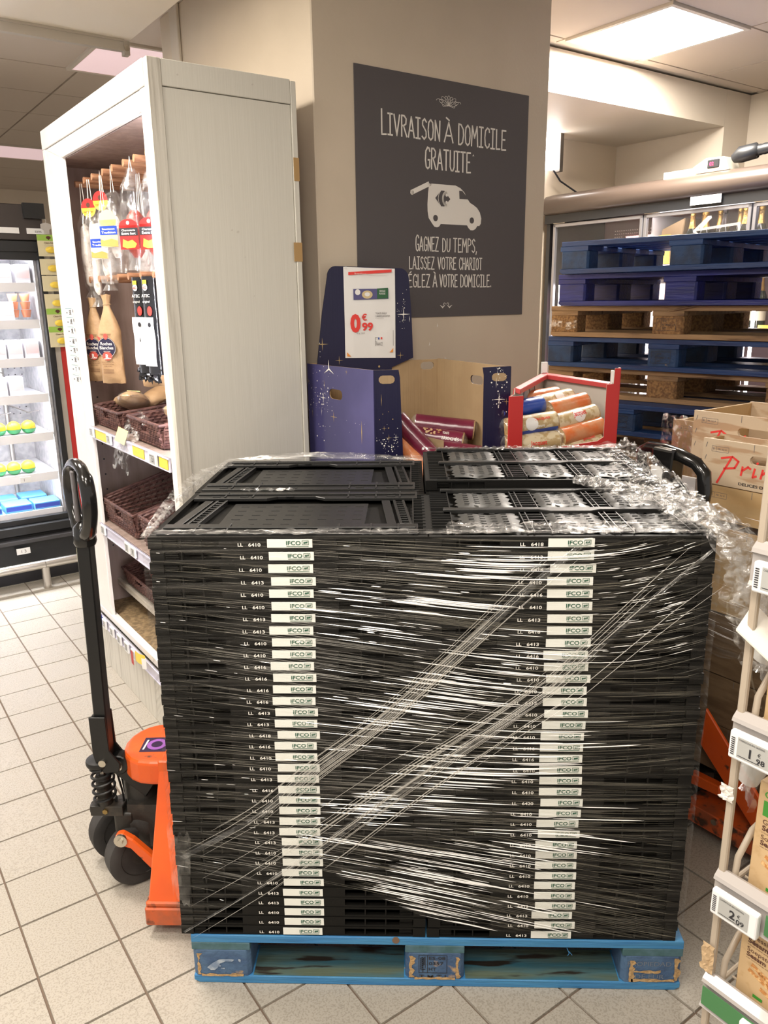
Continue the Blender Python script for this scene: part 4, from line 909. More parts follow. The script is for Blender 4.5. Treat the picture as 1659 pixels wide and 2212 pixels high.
# ---- packs lying in the baskets
def pouch(name, label, cat, loc, rz, L_, W_, H_, mt, grp, tilt=(0, 0), lab=None, seed=0, film_=True):
    t = E(name, label, cat, loc, rz, grp)
    def fn(i, j, g=1.0):
        an = 2*math.pi*j; e = math.sin(math.pi*min(1, max(0, i)))**.35
        return (L_*(i-.5), W_*.5*math.cos(an)*e*g+.006*nz(i*6, j*5, seed), H_*.5+(H_*.5*math.sin(an)*e*g+.005*nz(i*9, j*7, seed+3)))
    mm = RX(tilt[0]) @ RY(tilt[1])
    a = M(); a.m = mm; a.grid(fn, 14, 14); a.out('wrapper', mt, t, smooth=True)
    if film_: a = M(); a.m = mm; a.grid(lambda i, j: fn(i, j, 1.12), 16, 14); a.out('clear_wrap', clear_m, t, smooth=True)
    if lab: a = M(); a.m = mm; a.box(-L_*.2, L_*.12, -W_*.22, W_*.2, H_*.98, H_*1.02); a.out('label', lab, t)
    return t
pouch('paper_pouch', 'kraft saucisson pouch with yellow label lying in the far upper basket', 'saucisson bag', cabw(.13, .80, 1.225), TH+1.15, .32, .12, .065, kraftp_m, 'pouches in the upper baskets', (.1, .25), mat('pale_yellow', (.8, .7, .3), .5), 1)
pouch('paper_pouch', 'crumpled kraft pouch at the back of the far upper basket', 'saucisson bag', cabw(.28, .85, 1.25), TH+.4, .26, .10, .06, kraftp_m, 'pouches in the upper baskets', (.2, -.3), None, 2, False)
pouch('paper_pouch', 'kraft pouch with upturned yellow label against the cabinet back', 'saucisson bag', cabw(.33, .68, 1.27), TH+1.2, .24, .09, .05, kraftp_m, 'pouches in the upper baskets', (.3, -.5), MATS['pale_yellow'], 3, False)
pouch('paper_pouch', 'plain kraft pouch lying low in the far upper basket', 'saucisson bag', cabw(.16, .95, 1.215), TH+1.1, .26, .11, .06, kraftp_m, 'pouches in the upper baskets', (0, .1), None, 4, False)
pouch('paper_pouch', 'kraft pouch in the near upper basket beside the frame', 'saucisson bag', cabw(.18, .36, 1.22), TH+.6, .26, .11, .07, kraftp_m, 'pouches in the upper baskets', (.1, .2), None, 5)
t = E('clear_pack', 'crumpled clear pack with yellow label spilling over the upper shelf edge', 'clear pack', cabw(-.005, .56, 1.03), TH)
a = M(); a.grid(lambda i, j: (.10*i*i-.02+.012*nz(i*5, j*6), -.09+.17*j+.02*nz(i*4, j*3, 2)*i, .02+.20*i-.05*abs(j-.5)+.015*nz(i*8, j*8, 4)), 18, 16); a.out('wrapper', crump_m, t, smooth=True)
a = M(); a.grid(lambda i, j: (-.012-.01*j+.02*i, -.06+.08*j, .105+.05*i+.01*j), 4, 4); a.out('label', MATS['pale_yellow'], t)
for k, (x, y, z, c_, lab) in enumerate(((.27, .93, .47, sred_m, 'red sausage pack in the far bottom basket'), (.22, .80, .46, mat('pink_meat', (.50, .16, .11), .35, col2=(.30, .05, .04), scale=14), 'pink sausage pack in front of the far bottom basket'), (.22, .50, .46, mat('dark_meat', (.20, .025, .03), .3, col2=(.36, .08, .08), scale=10), 'dark red meat pack with black label in the near bottom basket'), (.20, .36, .44, MATS['dark_meat'], 'dark red meat pack at the front corner of the near bottom basket'))):
    pouch('meat_pack', lab, 'meat pack', cabw(x, y, z-.055), TH+.5+.3*k, .24, .14, .08, c_, 'meat packs in the bottom baskets', (.1, .15), ink_m if k == 2 else None, 30+k)
t = E('red_yellow_flag', 'small red and yellow pack hanging over the lowest price rail', 'pack', cabw(-.03, .49, .215), TH)
a = M(); a.grid(lambda i, j: (-.006*math.sin(3*i), .10-.13*i, .02+.045*j+.025*i), 6, 3); a.out('wrapper', yellow_m, t)
a = M(); a.grid(lambda i, j: (-.009, .128-.03*i, .0+.06*j), 3, 3); a.out('wrapper_end', red_m, t)
a = M(); a.grid(lambda i, j: (-.010-.004*math.sin(3*i), -.01-.06*i, .03+.045*j+.02*i), 4, 3); a.out('wrapper_tail', paper_m, t)
# ================================================================ poster on the pillar
PO = E('poster', 'large dark grey poster with white writing and a delivery van on the pillar', 'poster', B(1.121, .877, 1.576), TH)
a = M(); a.box(0, .833, -.0045, -.0005, 0, .840); a.out('board', slate_m, PO)
GL = {'A': [[(0, 0), (.2, 1), (.4, 0)], [(.08, .33), (.33, .33)]], 'B': 0,
 'C': [[(.36, .8), (.34, .95), (.2, 1), (.06, .85), (.02, .5), (.06, .15), (.2, 0), (.34, .08), (.37, .22)]],
 'D': [[(.03, 0), (.03, 1), (.2, .97), (.36, .75), (.38, .45), (.32, .12), (.18, .0), (.03, 0)]],
 'E': [[(.33, 1), (.03, .99), (.03, 0), (.35, .02)], [(.03, .52), (.27, .53)]],
 'G': [[(.36, .82), (.3, .97), (.18, 1), (.05, .82), (.02, .4), (.08, .08), (.2, 0), (.35, .1), (.36, .42), (.22, .42)]],
 'H': [[(.03, 0), (.03, 1)], [(.36, 0), (.36, 1)], [(.03, .5), (.36, .5)]],
 'I': [[(0, 1), (.3, 1)], [(.15, 1), (.15, 0)], [(0, 0), (.3, 0)]],
 'L': [[(.03, 1), (.03, 0), (.32, .02)]],
 'M': [[(.0, 0), (.05, 1), (.22, .4), (.40, 1), (.46, 0)]],
 'N': [[(.03, 0), (.03, 1), (.34, 0), (.36, 1)]],
 'O': [[(.2, 1), (.06, .85), (.02, .5), (.06, .12), (.2, 0), (.34, .12), (.38, .5), (.34, .85), (.2, 1)]],
 'P': [[(.03, 0), (.03, 1), (.2, 1), (.34, .85), (.32, .6), (.18, .5), (.03, .5)]],
 'R': [[(.03, 0), (.03, 1), (.2, 1), (.33, .86), (.31, .62), (.17, .52), (.03, .52)], [(.15, .52), (.37, 0)]],
 'S': [[(.32, .85), (.2, 1), (.06, .88), (.06, .68), (.18, .54), (.3, .38), (.31, .14), (.17, 0), (.02, .13)]],
 'T': [[(0, 1), (.38, 1)], [(.19, 1), (.19, 0)]],
 'U': [[(.03, 1), (.03, .2), (.12, .02), (.26, .02), (.35, .2), (.36, 1)]],
 'V': [[(0, 1), (.18, 0), (.37, 1)]],
 'Z': [[(.02, 1), (.34, 1), (.0, 0), (.35, 0)]],
 ',': [[(.08, .08), (.02, -.14)]], '.': [[(.03, .03), (.09, .03)], [(.03, .07), (.09, .07)]], ' ': []}
GL['À'] = GL['A']+[[(.08, 1.22), (.22, 1.10)]]; GL['É'] = GL['E']+[[(.12, 1.10), (.27, 1.22)]]
def hand(a, s, x0, x1, y, h_, D, sw=.10, big=1.0, gap=.11):
    adv = lambda c_: max([p[0] for st in GL[c_] for p in st] or [.16])
    tot = sum(adv(c_)+gap for c_ in s)-gap; k = (x1-x0)/tot; x = x0
    for n_, c_ in enumerate(s):
        hh = h_*(big if n_ == 0 else 1); yo = -(hh-h_)*.15
        for st in GL[c_]:
            a.stroke([(x+px*k, y+yo+py*hh) for px, py in st], h_*sw, D)
        x += (adv(c_)+gap)*k
D = T(0, -.0052, 0) @ XZ
a = M()
hand(a, 'LIVRAISON', .110, .376, .632, .068, D, .085, 1.2); hand(a, 'À', .398, .440, .632, .068, D, .085); hand(a, 'DOMICILE', .466, .713, .630, .070, D, .085)
hand(a, 'GRATUITE', .307, .530, .534, .070, D, .085, 1.03); a.star(.543, .597, .006, D, 3, .3)
hand(a, 'GAGNEZ', .262, .372, .244, .050, D, .085, 1.12); hand(a, 'DU', .392, .430, .243, .048, D, .085); hand(a, 'TEMPS,', .447, .568, .243, .050, D, .085)
hand(a, 'LAISSEZ', .231, .352, .178, .044, D, .09); hand(a, 'VOTRE', .370, .462, .178, .044, D, .09); hand(a, 'CHARIOT', .478, .598, .178, .044, D, .09)
hand(a, 'RÉGLEZ', .205, .330, .112, .046, D, .09); hand(a, 'À', .346, .366, .112, .046, D, .09); hand(a, 'VOTRE', .380, .470, .112, .046, D, .09); hand(a, 'DOMICILE.', .486, .650, .112, .046, D, .09)
a.out('lettering', white_m, PO)
a = M()
bd = [(.338, .483), (.455, .484), (.480, .476), (.500, .462), (.516, .440), (.530, .426), (.548, .419), (.567, .409), (.582, .393), (.590, .372), (.588, .352), (.580, .343), (.570, .343), (.560, .331), (.548, .326), (.534, .326), (.523, .334), (.516, .343), (.383, .343), (.376, .334), (.365, .330), (.352, .332), (.342, .342), (.333, .352), (.324, .362), (.319, .385), (.318, .410), (.321, .450), (.324, .470), (.330, .480)]
a.poly(bd, D); a.stroke([(.246, .448), (.322, .480)], .017, D); a.disc(.246, .447, .0086, D); a.stroke([(.322, .481), (.334, .478)], .006, D)
a.out('van_shape', white_m, PO)
a = M(); D2 = T(0, -.0058, 0) @ XZ
a.poly([(.473, .467), (.490, .466), (.503, .455), (.521, .438), (.475, .437)], D2); a.disc(.357, .363, .0115, D2, 16); a.disc(.540, .362, .0115, D2, 16)
# diamond with the open crescent in it
a.poly([(.355, .434), (.384, .462), (.399, .462), (.429, .434), (.399, .406), (.384, .406)], D2)
a.out('van_detail', slate_m, PO)
a = M(); D3 = T(0, -.0064, 0) @ XZ
a.stroke([(.4085+.0175*math.cos(q)*.95, .434+.0225*math.sin(q)) for q in [math.radians(x) for x in range(75, 286, 15)]], .0085, D3); a.disc(.4105, .4475, .0062, D3); a.disc(.4105, .4205, .0062, D3)
a.stroke([(.381, .460), (.372, .447), (.369, .434), (.372, .421), (.381, .408)], .0018, D3); a.out('van_emblem', white_m, PO)
a = M()
for k, an in enumerate((-72, -50, -26, 0, 26, 50, 72)):
    an = math.radians(an); L_ = (.024, .022, .018, .018, .018, .022, .024)[k]
    a.stroke([(.418+math.sin(an)*L_*(1+math.cos(q))-math.cos(an)*.0075*math.sin(q), .757+math.cos(an)*L_*(1+math.cos(q))*.9+math.sin(an)*.0075*math.sin(q)) for q in [w*math.pi/8 for w in range(17)]], .0013, D)
for s_ in (-1, 1):
    a.stroke([(.418+s_*(.03+.03*math.cos(q*.4)*.5+.014), .768+.006*math.sin(q*.5)) for q in range(12)], .0014, D)
    a.stroke([(.418+s_*x, y) for x, y in ((0, .760), (.012, .754), (.026, .751), (.030, .755), (.026, .758))], .0014, D)
    a.stroke([(.413+s_*x, y) for x, y in ((.002, .047), (.006, .052), (.012, .051), (.014, .046), (.009, .043))], .0016, D)
    for q in range(3): a.stroke([(.413+s_*x, y-.003*q) for x, y in ((.006+.004*q, .042), (.018, .038), (.030-.004*q, .043))], .0016, D)
a.out('ornament', white_m, PO)
a = M()
for x, y in ((.10, -.04), (.14, -.17), (.145, -.175), (.06, -.11)): a.poly([(x, y), (x+.006, y+.004), (x+.003, y+.016)], T(.27, -.001, 0) @ XZ)
a.out('plaster_chip', white_m, PO)
# ================================================================ cardboard displays behind the stack
def rrect(cx, cy, w_, h_, n=5):
    r_ = h_/2; p = []
    for k in range(n+1): a_ = -math.pi/2+math.pi*k/n; p.append((cx+w_/2-r_+r_*math.cos(a_), cy+r_*math.sin(a_)))
    for k in range(n+1): a_ = math.pi/2+math.pi*k/n; p.append((cx-w_/2+r_+r_*math.cos(a_), cy+r_*math.sin(a_)))
    return p
def holed(outer, hole):
    # outer counter-clockwise, starts anywhere; bridge to the nearest hole point
    bi = min(((Vector(o)-Vector(q)).length, i, j) for i, o in enumerate(outer) for j, q in enumerate(hole)); _, i, j = bi
    hh = hole[::-1]; j = len(hole)-1-j
    return outer[:i+1]+hh[j:]+hh[:j+1]+outer[i:]
def PM(P, Q, off=0):
    ang = math.atan2(Q[1]-P[1], Q[0]-P[0]); return T(P[0], P[1], 0) @ RZ(ang) @ T(0, -off, 0) @ XZ
def panel2(name, t, P, Q, poly, outer, inner, th=.003):
    m = PM(P, Q); a = M(); a.prism(poly, 0, th, m); o = a.out(name, outer, t)
    a = M(); a.prism(poly, -th, -.0002, m); i_ = a.out('inner_face', inner, o); return o
NB = E('display_bin', 'navy starry cardboard display bin with tall header, holding plum coloured toast packs', 'display bin', (.53, 1.15, 0), 0)
class NoOff: pass
NBo = Vector((.53, 1.15, 0)); q2 = lambda p: (p[0]-NBo.x, p[1]-NBo.y)
FL, FR, BR, BL = q2((.431, .926)), q2((.87, 1.013)), q2((.65, 1.41)), q2((.184, 1.23))
ld = math.hypot(FL[0]-BL[0], FL[1]-BL[1]); fd = math.hypot(FR[0]-FL[0], FR[1]-FL[1]); rd = math.hypot(FR[0]-BR[0], FR[1]-BR[1]); bd_ = math.hypot(BL[0]-BR[0], BL[1]-BR[1])
left = panel2('side_panel', NB, BL, FL, holed([(0, 0), (ld, 0), (ld, 1.43), (0, 1.43)], rrect(.175, 1.336, .082, .034)), navyl_m, kraft_m)
right = panel2('side_panel', NB, FR, BR, holed([(0, 0), (rd, 0), (rd, 1.43), (0, 1.43)], rrect(rd*.42, 1.372, .08, .030)), navy_m, kraft_m)
back = panel2('back_panel', NB, BL, BR, holed([(0, 0), (bd_, 0), (bd_, 1.427), (0, 1.43)], rrect(bd_-.045, 1.405, .055, .028)), kraft_m, kraft_m)
front = panel2('front_panel', NB, FL, FR, [(0, 0), (fd, 0), (fd, 1.432), (fd*.79, 1.430), (fd*.80, 1.405), (fd*.80, 1.14), (fd*.735, 1.08), (fd*.26, 1.08), (fd*.205, 1.14), (fd*.185, 1.405), (fd*.175, 1.43), (0, 1.43)], navy_m, kraft_m)
a = M(); a.prism(rrect(.040, 1.400, .052, .026), .0032, .0036, PM(FL, FR)); a.prism(rrect(fd-.038, 1.398, .050, .026), .0032, .0036, PM(FL, FR)); a.out('hand_hole', kraft_m, front, label='kraft coloured hand holes')
head = [(.029, 1.405), (.127, 1.405), (.127, 1.392), (.311, 1.392), (.311, 1.405), (.395, 1.437), (.388, 1.60), (.379, 1.715)]+[(.343+.036*math.cos(k*.26), 1.715+.036*math.sin(k*.26)) for k in range(1, 7)]+[(.107-.030*math.sin(k*.26), 1.722+.036*math.cos(k*.26)) for k in range(0, 7)]+[(.055, 1.60)]
a = M(); a.prism(head, .006, .012, PM(BL, BR)); hd = a.out('header', navy_m, NB, label='tall rounded header')
a = M(); a.box(-.22, .20, -.10, .16, 1.08, 1.085); a.out('tray_floor', kraft_m, NB)
# printed stars
def sprinkle(a, D, zone, n, rmin=.0008, rmax=.0032):
    for k in range(n):
        x = R.gauss(zone[0], zone[2]); y = R.gauss(zone[1], zone[3])
        if zone[4] < x < zone[5]: a.disc(x, y, rmin+(rmax-rmin)*R.random()**3, D, 7)
WHS, GOS = M(), M()
D = PM(BL, FL, .0036)
for x, y, r_ in ((1175, 1515, 0), ): pass
LC = lambda x, y: ((x-70)*.000527, 1.43-(y-1130-(x-70)*.11)*.000306)
w_, g_ = M(), M()
sprinkle(w_, D, (.08, 1.325, .045, .035, .005, .2), 75); sprinkle(w_, D, (.10, 1.415, .05, .008, .01, .2), 9); sprinkle(w_, D, (.11, 1.22, .05, .02, .01, .2), 12); sprinkle(w_, D, (.27, 1.25, .05, .03, .2, .38), 6)
for (x, y), r_, g, n_ in ((LC(258, 1515), .020, 0, 4), (LC(335, 1195), .034, 0, 3), (LC(230, 1675), .016, 0, 2), (LC(375, 1725), .020, 1, 4), (LC(532, 1228), .010, 1, 4), (LC(275, 1365), .018, 1, 2), (LC(685, 1870), .042, 1, 2), (LC(120, 1697), .018, 1, 2), (LC(85, 1330), .012, 1, 4)):
    (g_ if g else w_).star(x, y, r_*1.05, D, n_, .10 if n_ > 2 else .05, ry=r_*.95)
w_.out('star_print', white_m, left); g_.out('gold_star_print', gold_m, left)
D = PM(FL, FR, .0038); w_, g_ = M(), M()
sprinkle(w_, D, (.05, 1.195, .022, .022, .004, .078), 55, .0008, .003); sprinkle(g_, D, (.04, 1.27, .02, .04, .006, .07), 7, .001, .0022)
sprinkle(w_, D, (fd-.035, 1.345, .018, .045, fd-.078, fd-.004), 46, .0008, .003); sprinkle(w_, D, (fd-.04, 1.42, .02, .006, fd-.078, fd-.004), 8, .001, .003)
for x, y, r_, g, n_ in ((.068, 1.215, .010, 0, 4), (.045, 1.214, .012, 1, 4), (.03, 1.245, .009, 1, 4), (.022, 1.336, .020, 1, 2), (fd-.037, 1.326, .022, 0, 4), (fd-.012, 1.318, .013, 1, 4), (fd-.048, 1.380, .018, 0, 2)):
    (g_ if g else w_).star(x, y, r_, D, n_, .10 if n_ > 2 else .05)
w_.out('star_print', white_m, front); g_.out('gold_star_print', gold_m, front)
D = PM(BL, BR, .0125); w_, g_ = M(), M()
sprinkle(w_, D, (.355, 1.61, .015, .03, .329, .385), 34, .0007, .0026); sprinkle(w_, D, (.04, 1.47, .008, .02, .035, .06), 5, .001, .002)
w_.star(.358, 1.592, .026, D, 4, .09); w_.star(.380, 1.575, .012, D, 2, .08); g_.star(.052, 1.495, .023, D, 4, .09); g_.star(.112, 1.437, .016, D, 4, .1); g_.star(.345, 1.447, .014, D, 4, .1); g_.disc(.262, 1.410, .004, D)
w_.out('star_print', white_m, hd); g_.out('gold_star_print', gold_m, hd)
# price sheet on the header
PS = E('price_sheet', 'white price sheet reading 0 euro 99 pinned to the navy header', 'price sheet', (NBo.x, NBo.y, 0), 0)
m0 = PM(BL, BR, .0135)
a = M(); a.grid(lambda i, j: tuple((m0 @ Vector((.135+.19*i, 1.445+.31*j-.006*i, .0015*math.sin(3*j)+.002*nz(i*3, j*4))))), 6, 10); a.out('paper', paper_m, PS)
D = PM(BL, BR, .0185)
SC = lambda x, y: (.135+(x-62)/673*.19, 1.755-(y-30-(x-62)*.06)/1185*.31)
def srect(a, x0, y0, x1, y1): p, q = SC(x0, y0), SC(x1, y0); r_, s_ = SC(x1, y1), SC(x0, y1); a.poly([s_, r_, q, p], D)
a = M(); srect(a, 120, 100, 688, 138); o = a.out('red_band', redp_m, PS)
a = M(); x, y = SC(200, 128); a.m = T(0, 0, 0); a.text('Du mardi 2 janvier au mercredi 31 janvier 2024', x, y-.001, .005, PM(BL, BR, .0190) @ T(x, y, 0) @ RZ(-.04) @ T(-x, -y, 0), w=.115, bold=.01); a.out('band_text', white_m, o)
a = M(); x, y = SC(132, 868); a.text('0', x, y, .056, D, w=.038, bold=.05); x, y = SC(282, 735); a.text('€', x, y, .021, D, w=.019, bold=.02); x, y = SC(285, 868); a.text('99', x, y, .026, D, w=.041, bold=.035)
srect(a, 532, 980, 552, 1008); a.out('price_figures', redp_m, PS)
a = M(); x, y = SC(466, 668); a.text('TOASTS SEIGLE', x, y, .0055, D, w=.042, bold=.01); x, y = SC(466, 704); a.text('CARREFOUR EXTRA', x, y, .0055, D, w=.055, bold=.01); x, y = SC(466, 724); a.text('la tranche 250 g', x, y, .002, D, w=.031); x, y = SC(212, 906); a.text('Le kg : 3,30 €', x, y, .004, D, w=.031); x, y = SC(470, 1086); a.text('RANCE', x, y, .011, D, w=.024)
x, y = SC(458, 1088); a.stroke([(x, y), (x, y+.029)], .0016, D); a.stroke([(x, y+.029), (x+.009, y+.029)], .0012, D); a.stroke([(x, y+.014), (x+.006, y+.014)], .0012, D); srect(a, 698, 900, 702, 1110); a.out('sheet_text', inkg_m, PS)
a = M(); srect(a, 496, 980, 514, 1008); a.out('flag_blue', mat('flag_blue', (.03, .08, .35), .5), PS)
a = M(); a.poly([SC(80, 1140), SC(132, 1200), SC(80, 1196)], D); a.poly([SC(700, 1140), SC(650, 1196), SC(696, 1196)], D); a.out('orange_corner', mat('orange_ink', (.80, .30, .05), .5), PS)
a = M(); p0, p1, p2, p3 = SC(180, 320), SC(640, 345), SC(640, 478), SC(180, 460); a.poly([p3, p2, p1, p0], D); pk = a.out('pack_picture', navyl_m, PS)
D = PM(BL, BR, .0192)
a = M(); srect(a, 490, 335, 635, 470); a.out('pack_picture_green', mat('deep_green', (.03, .12, .05), .5), pk)
a = M(); x, y = SC(360, 405); a.disc(x, y, .020, D, 18, .014); a.out('pack_picture_toast', mat('toast_ink', (.62, .50, .28), .5), pk)
D = PM(BL, BR, .0197); a = M(); x, y = SC(235, 365); a.disc(x, y, .010, D, 14); x, y = SC(520, 380); a.text('SEIGLE', x, y, .006, D, w=.022, bold=.01); a.text('ROGGE', x, y-.009, .006, D, w=.022, bold=.01); x, y = SC(360, 405); a.disc(x, y+.001, .010, D, 12, .007); a.out('pack_picture_print', paper_m, pk)
a = M(); D = PM(BL, BR, .020); a.rect(.137, .147, 1.748, 1.757, D); a.rect(.308, .314, 1.735, 1.752, D); a.out('sheet_clip', clear_m, PS)
# toast packs
toast_m = mat('toast_bread', (.60, .40, .17), .7, col2=(.48, .28, .10), scale=90)
plum_m = mat('plum_film', (.17, .018, .045), .28, coat=.3, col2=(.13, .012, .035), scale=8, bump=.25, bscale=26)
orf_m = mat('orange_film', (.66, .17, .045), .3, coat=.3, col2=(.62, .27, .13), scale=22, bump=.3, bscale=30)
jaq_m = mat('clear_film_toast', (.46, .33, .16), .35, coat=.3, col2=(.66, .56, .38), scale=38, mix=(.45, .55), bump=.3, bscale=30)
blf_m = mat('blue_film', (.02, .06, .36), .3, coat=.3, col2=(.03, .09, .42), scale=10, bump=.2, bscale=30)
def toast(label, p0, p1, r_, main_, band=None, text=None, grp=None, seed=0):
    p0, p1 = Vector(p0), Vector(p1); L_ = .19; c = (p0+p1)/2; d = (p1-p0).normalized()
    if (p1-p0).length > .15: L_ = (p1-p0).length
    q = d.to_track_quat('X', 'Z').to_matrix().to_4x4()
    t = E('toast_pack', label, 'toast pack', c, 0, grp); t.rotation_euler = q.to_euler()
    def cyl(name, mt, x0, x1, rr, a0=0, a1=2*math.pi, par=t, sm=True, nv=18, nu=10):
        a = M(); a.grid(lambda i, j: (x0+(x1-x0)*i, (rr+.0012*nz(i*9+seed, j*8))*math.cos(a0+(a1-a0)*j), (rr+.0012*nz(i*9+seed, j*8))*math.sin(a0+(a1-a0)*j)), nu, nv)
        return a.out(name, mt, par, smooth=sm)
    h_ = L_/2
    a = M(); 
    for k in range(8): a.cyl((-h_+.006+k*(L_-.012)/8, 0, 0), (-h_+.004+(k+1)*(L_-.012)/8, 0, 0), r_*.95, 16)
    a.out('toasts', toast_m, t)
    cyl('wrapper', main_, -h_+.004, h_-.012, r_)
    a = M(); a.grid(lambda i, j: (h_-.014+.020*i, r_*1.02*(1-.75*i*i)*math.cos(2*math.pi*j), r_*1.02*(1-.75*i*i)*math.sin(2*math.pi*j)), 4, 16); a.grid(lambda i, j: (-h_+.006-.022*i, r_*1.02*(1-.8*i*i)*math.cos(2*math.pi*j), r_*1.02*(1-.8*i*i)*math.sin(2*math.pi*j)), 4, 16)
    a.out('twisted_end', clear_m, t, smooth=True)
    if band: cyl('band', band, -h_+.03, h_-.014, r_+.0012, math.radians(200), math.radians(322))
    if text:
        w0, s, mt2, zt, sz = text
        for (st, mt3, ang, zz, ww) in s:
            vs, fs, x0, x1, y0, y1 = textdata(st, .015, 3); k = ww/(x1-x0); a = M()
            a.add([(zt+(vx-x0)*k, -(r_+.0022)*math.cos(math.radians(ang)+(vy*sz/.7)/r_), (r_+.0022)*math.sin(math.radians(ang)+(vy*sz/.7)/r_)) for vx, vy in vs], fs); a.out('pack_print', mt3, t)
    return t
def disc_on(t, r_, x, ang, rad, mt):
    a = M(); a.grid(lambda i, j: (x+rad*i*math.cos(2*math.pi*j), -(r_+.0018)*math.cos(ang+rad*i*math.sin(2*math.pi*j)/r_), (r_+.0018)*math.sin(ang+rad*i*math.sin(2*math.pi*j)/r_)), 4, 16); return a.out('round_print', mt, t)
rp = .036
G1 = 'plum toast packs in the navy bin'
toast('plum coloured toast pack lying on top in the navy bin', (.559, 1.18, 1.221), (.777, 1.16, 1.198), rp, plum_m, None, None, G1, 1)
t = toast('plum toast pack reading Toasts Briochés under the top pack in the navy bin', (.545, 1.125, 1.19), (.735, 1.10, 1.166), rp, plum_m, None, (0, [('TOASTS', white_m, 42, 0, .022), ('BRIOCHÉS', white_m, 12, 0, .058), ('BRIOCHES', white_m, -22, 0, .058)], 0, .015, .010), G1, 2)
for i in range(26): pass
a = M()
for k in range(22):
    x = -.055+R.random()*.062; an = math.radians(30+R.random()*38); a.add([(x+.004*math.cos(q), -(rp+.002)*math.cos(an+.1*math.sin(q)), (rp+.002)*math.sin(an+.1*math.sin(q))) for q in [w*math.pi/4 for w in range(8)]], [tuple(range(8))])
a.out('canape_print', mat('canape', (.62, .45, .25), .5, col2=(.35, .12, .05), scale=70), t)
toast('plum toast pack standing on end against the left flap of the navy bin', (.500, 1.035, 1.262), (.622, .99, 1.135), rp*.9, plum_m, None, None, G1, 3)
toast('plum toast pack lowest at the right in the navy bin', (.655, 1.06, 1.148), (.80, 1.06, 1.128), rp*.9, plum_m, None, None, G1, 4)
toast('orange toast pack low at the left in the navy bin', (.530, 1.02, 1.17), (.585, .97, 1.10), rp*.8, orf_m, None, None, None, 5)
a = M(); a.hexa([(.535, 1.038, 1.13), (.657, 1.030, 1.125), (.657, 1.034, 1.125), (.535, 1.042, 1.13), (.560, 1.03, 1.208), (.657, 1.03, 1.186), (.657, 1.034, 1.186), (.560, 1.034, 1.208)])
o = a.out('card_flap', kraft_m, None, label='loose kraft card flap leaning in front of the toast packs in the navy bin'); tag(o, None, 'cardboard flap'); o.location = (0, 0, 0)
# red display
RB = E('display_box', 'red cardboard display box full of orange and blue toast packs', 'display box', (1.04, 1.14, 0), 0)
Ro = Vector((1.04, 1.14, 0)); q3 = lambda x, y: (x-Ro.x, y-Ro.y)
rFL, rBL, rBR, rFR = q3(.862, .95), q3(1.039, 1.38), q3(1.245, 1.20), q3(1.212, .975)
L1 = math.dist(rFL, rBL); L2 = math.dist(rBL, rBR); L3 = math.dist(rBR, rFR); L4 = math.dist(rFL, rFR)
def rp2(name, P, Q, poly, lab=None): return panel2(name, RB, P, Q, poly, red_m, greyc_m, .003)
rp2('side_panel', rBL, rFL, [(0, 0), (L1, 0), (L1, 1.341), (L1-.05, 1.343), (L1-.055, 1.361), (0, 1.376)])
o = rp2('back_panel', rBR, rBL, [(0, 0), (L2, 0), (L2, 1.376), (0, 1.357)])
rp2('side_panel', rFR, rBR, [(0, 0), (L3, 0), (L3, 1.357), (.03, 1.372), (.03, 1.425), (0, 1.425)])
rp2('front_panel', rFL, rFR, [(0, 0), (L4, 0), (L4, 1.425), (L4-.016, 1.425), (L4-.018, 1.376), (L4-.040, 1.374), (L4-.040, 1.205), (L4-.06, 1.192), (.06, 1.160), (.044, 1.170), (.044, 1.343), (0, 1.341)])
a = M()
for P, Q, z0, z1 in ((rBL, rBR, 1.376, 1.357), (rFL, rBL, 1.3615, 1.376)):
    P = Vector(P); Q = Vector(Q)
    if z0 == 1.3615: P = P.lerp(Q, .12)
    d = (Q-P).normalized(); n_ = Vector((d.y, -d.x))*.020
    a.hexa([(P.x, P.y, z0-.014), (Q.x, Q.y, z1-.014), (Q.x+n_.x, Q.y+n_.y, z1-.02), (P.x+n_.x, P.y+n_.y, z0-.02), (P.x, P.y, z0+.002), (Q.x, Q.y, z1+.002), (Q.x+n_.x, Q.y+n_.y, z1-.004), (P.x+n_.x, P.y+n_.y, z0-.004)])
a.out('folded_rim', redt_m, RB, bevel=.002)
a = M(); a.box(-.012, .012, .232, .246, 1.36, 1.415); a.box(.196, .206, .03, .05, 1.35, 1.40); a.out('corner_tab', paper_m, RB, bevel=.002)
a = M(); D = T(0, 0, 0) @ PM(rBL, rFL, -.0068)
a = M(); m_ = PM(rBL, rFL); 
for s0, s1, z0, z1 in ((.15, .154, 1.29, 1.362),): a.prism([(s0, z0), (s1, z0), (s1, z1), (s0, z1)], -.0045, -.0035, m_)
a.prism(holed(rrect(.26, 1.325, .09, .05), rrect(.262, 1.322, .078, .040)), -.0048, -.0035, m_); a.out('slot', inkg_m, RB)
a = M(); a.hexa([(rFL[0]+.01, rFL[1]+.02, 1.10), (rFR[0]-.01, rFR[1]+.02, 1.10), (rBR[0]-.01, rBR[1], 1.10), (rBL[0], rBL[1]-.02, 1.10), (rFL[0]+.01, rFL[1]+.02, 1.105), (rFR[0]-.01, rFR[1]+.02, 1.105), (rBR[0]-.01, rBR[1], 1.105), (rBL[0], rBL[1]-.02, 1.105)]); a.out('tray_floor', greyc_m, RB)
G2 = 'toast packs in the red box'
r2 = .0335
t = toast('orange toast pack with barcode, upper middle of the red box', (1.005, 1.08, 1.275), (1.155, 1.16, 1.298), r2, orf_m, None, None, G2, 11)
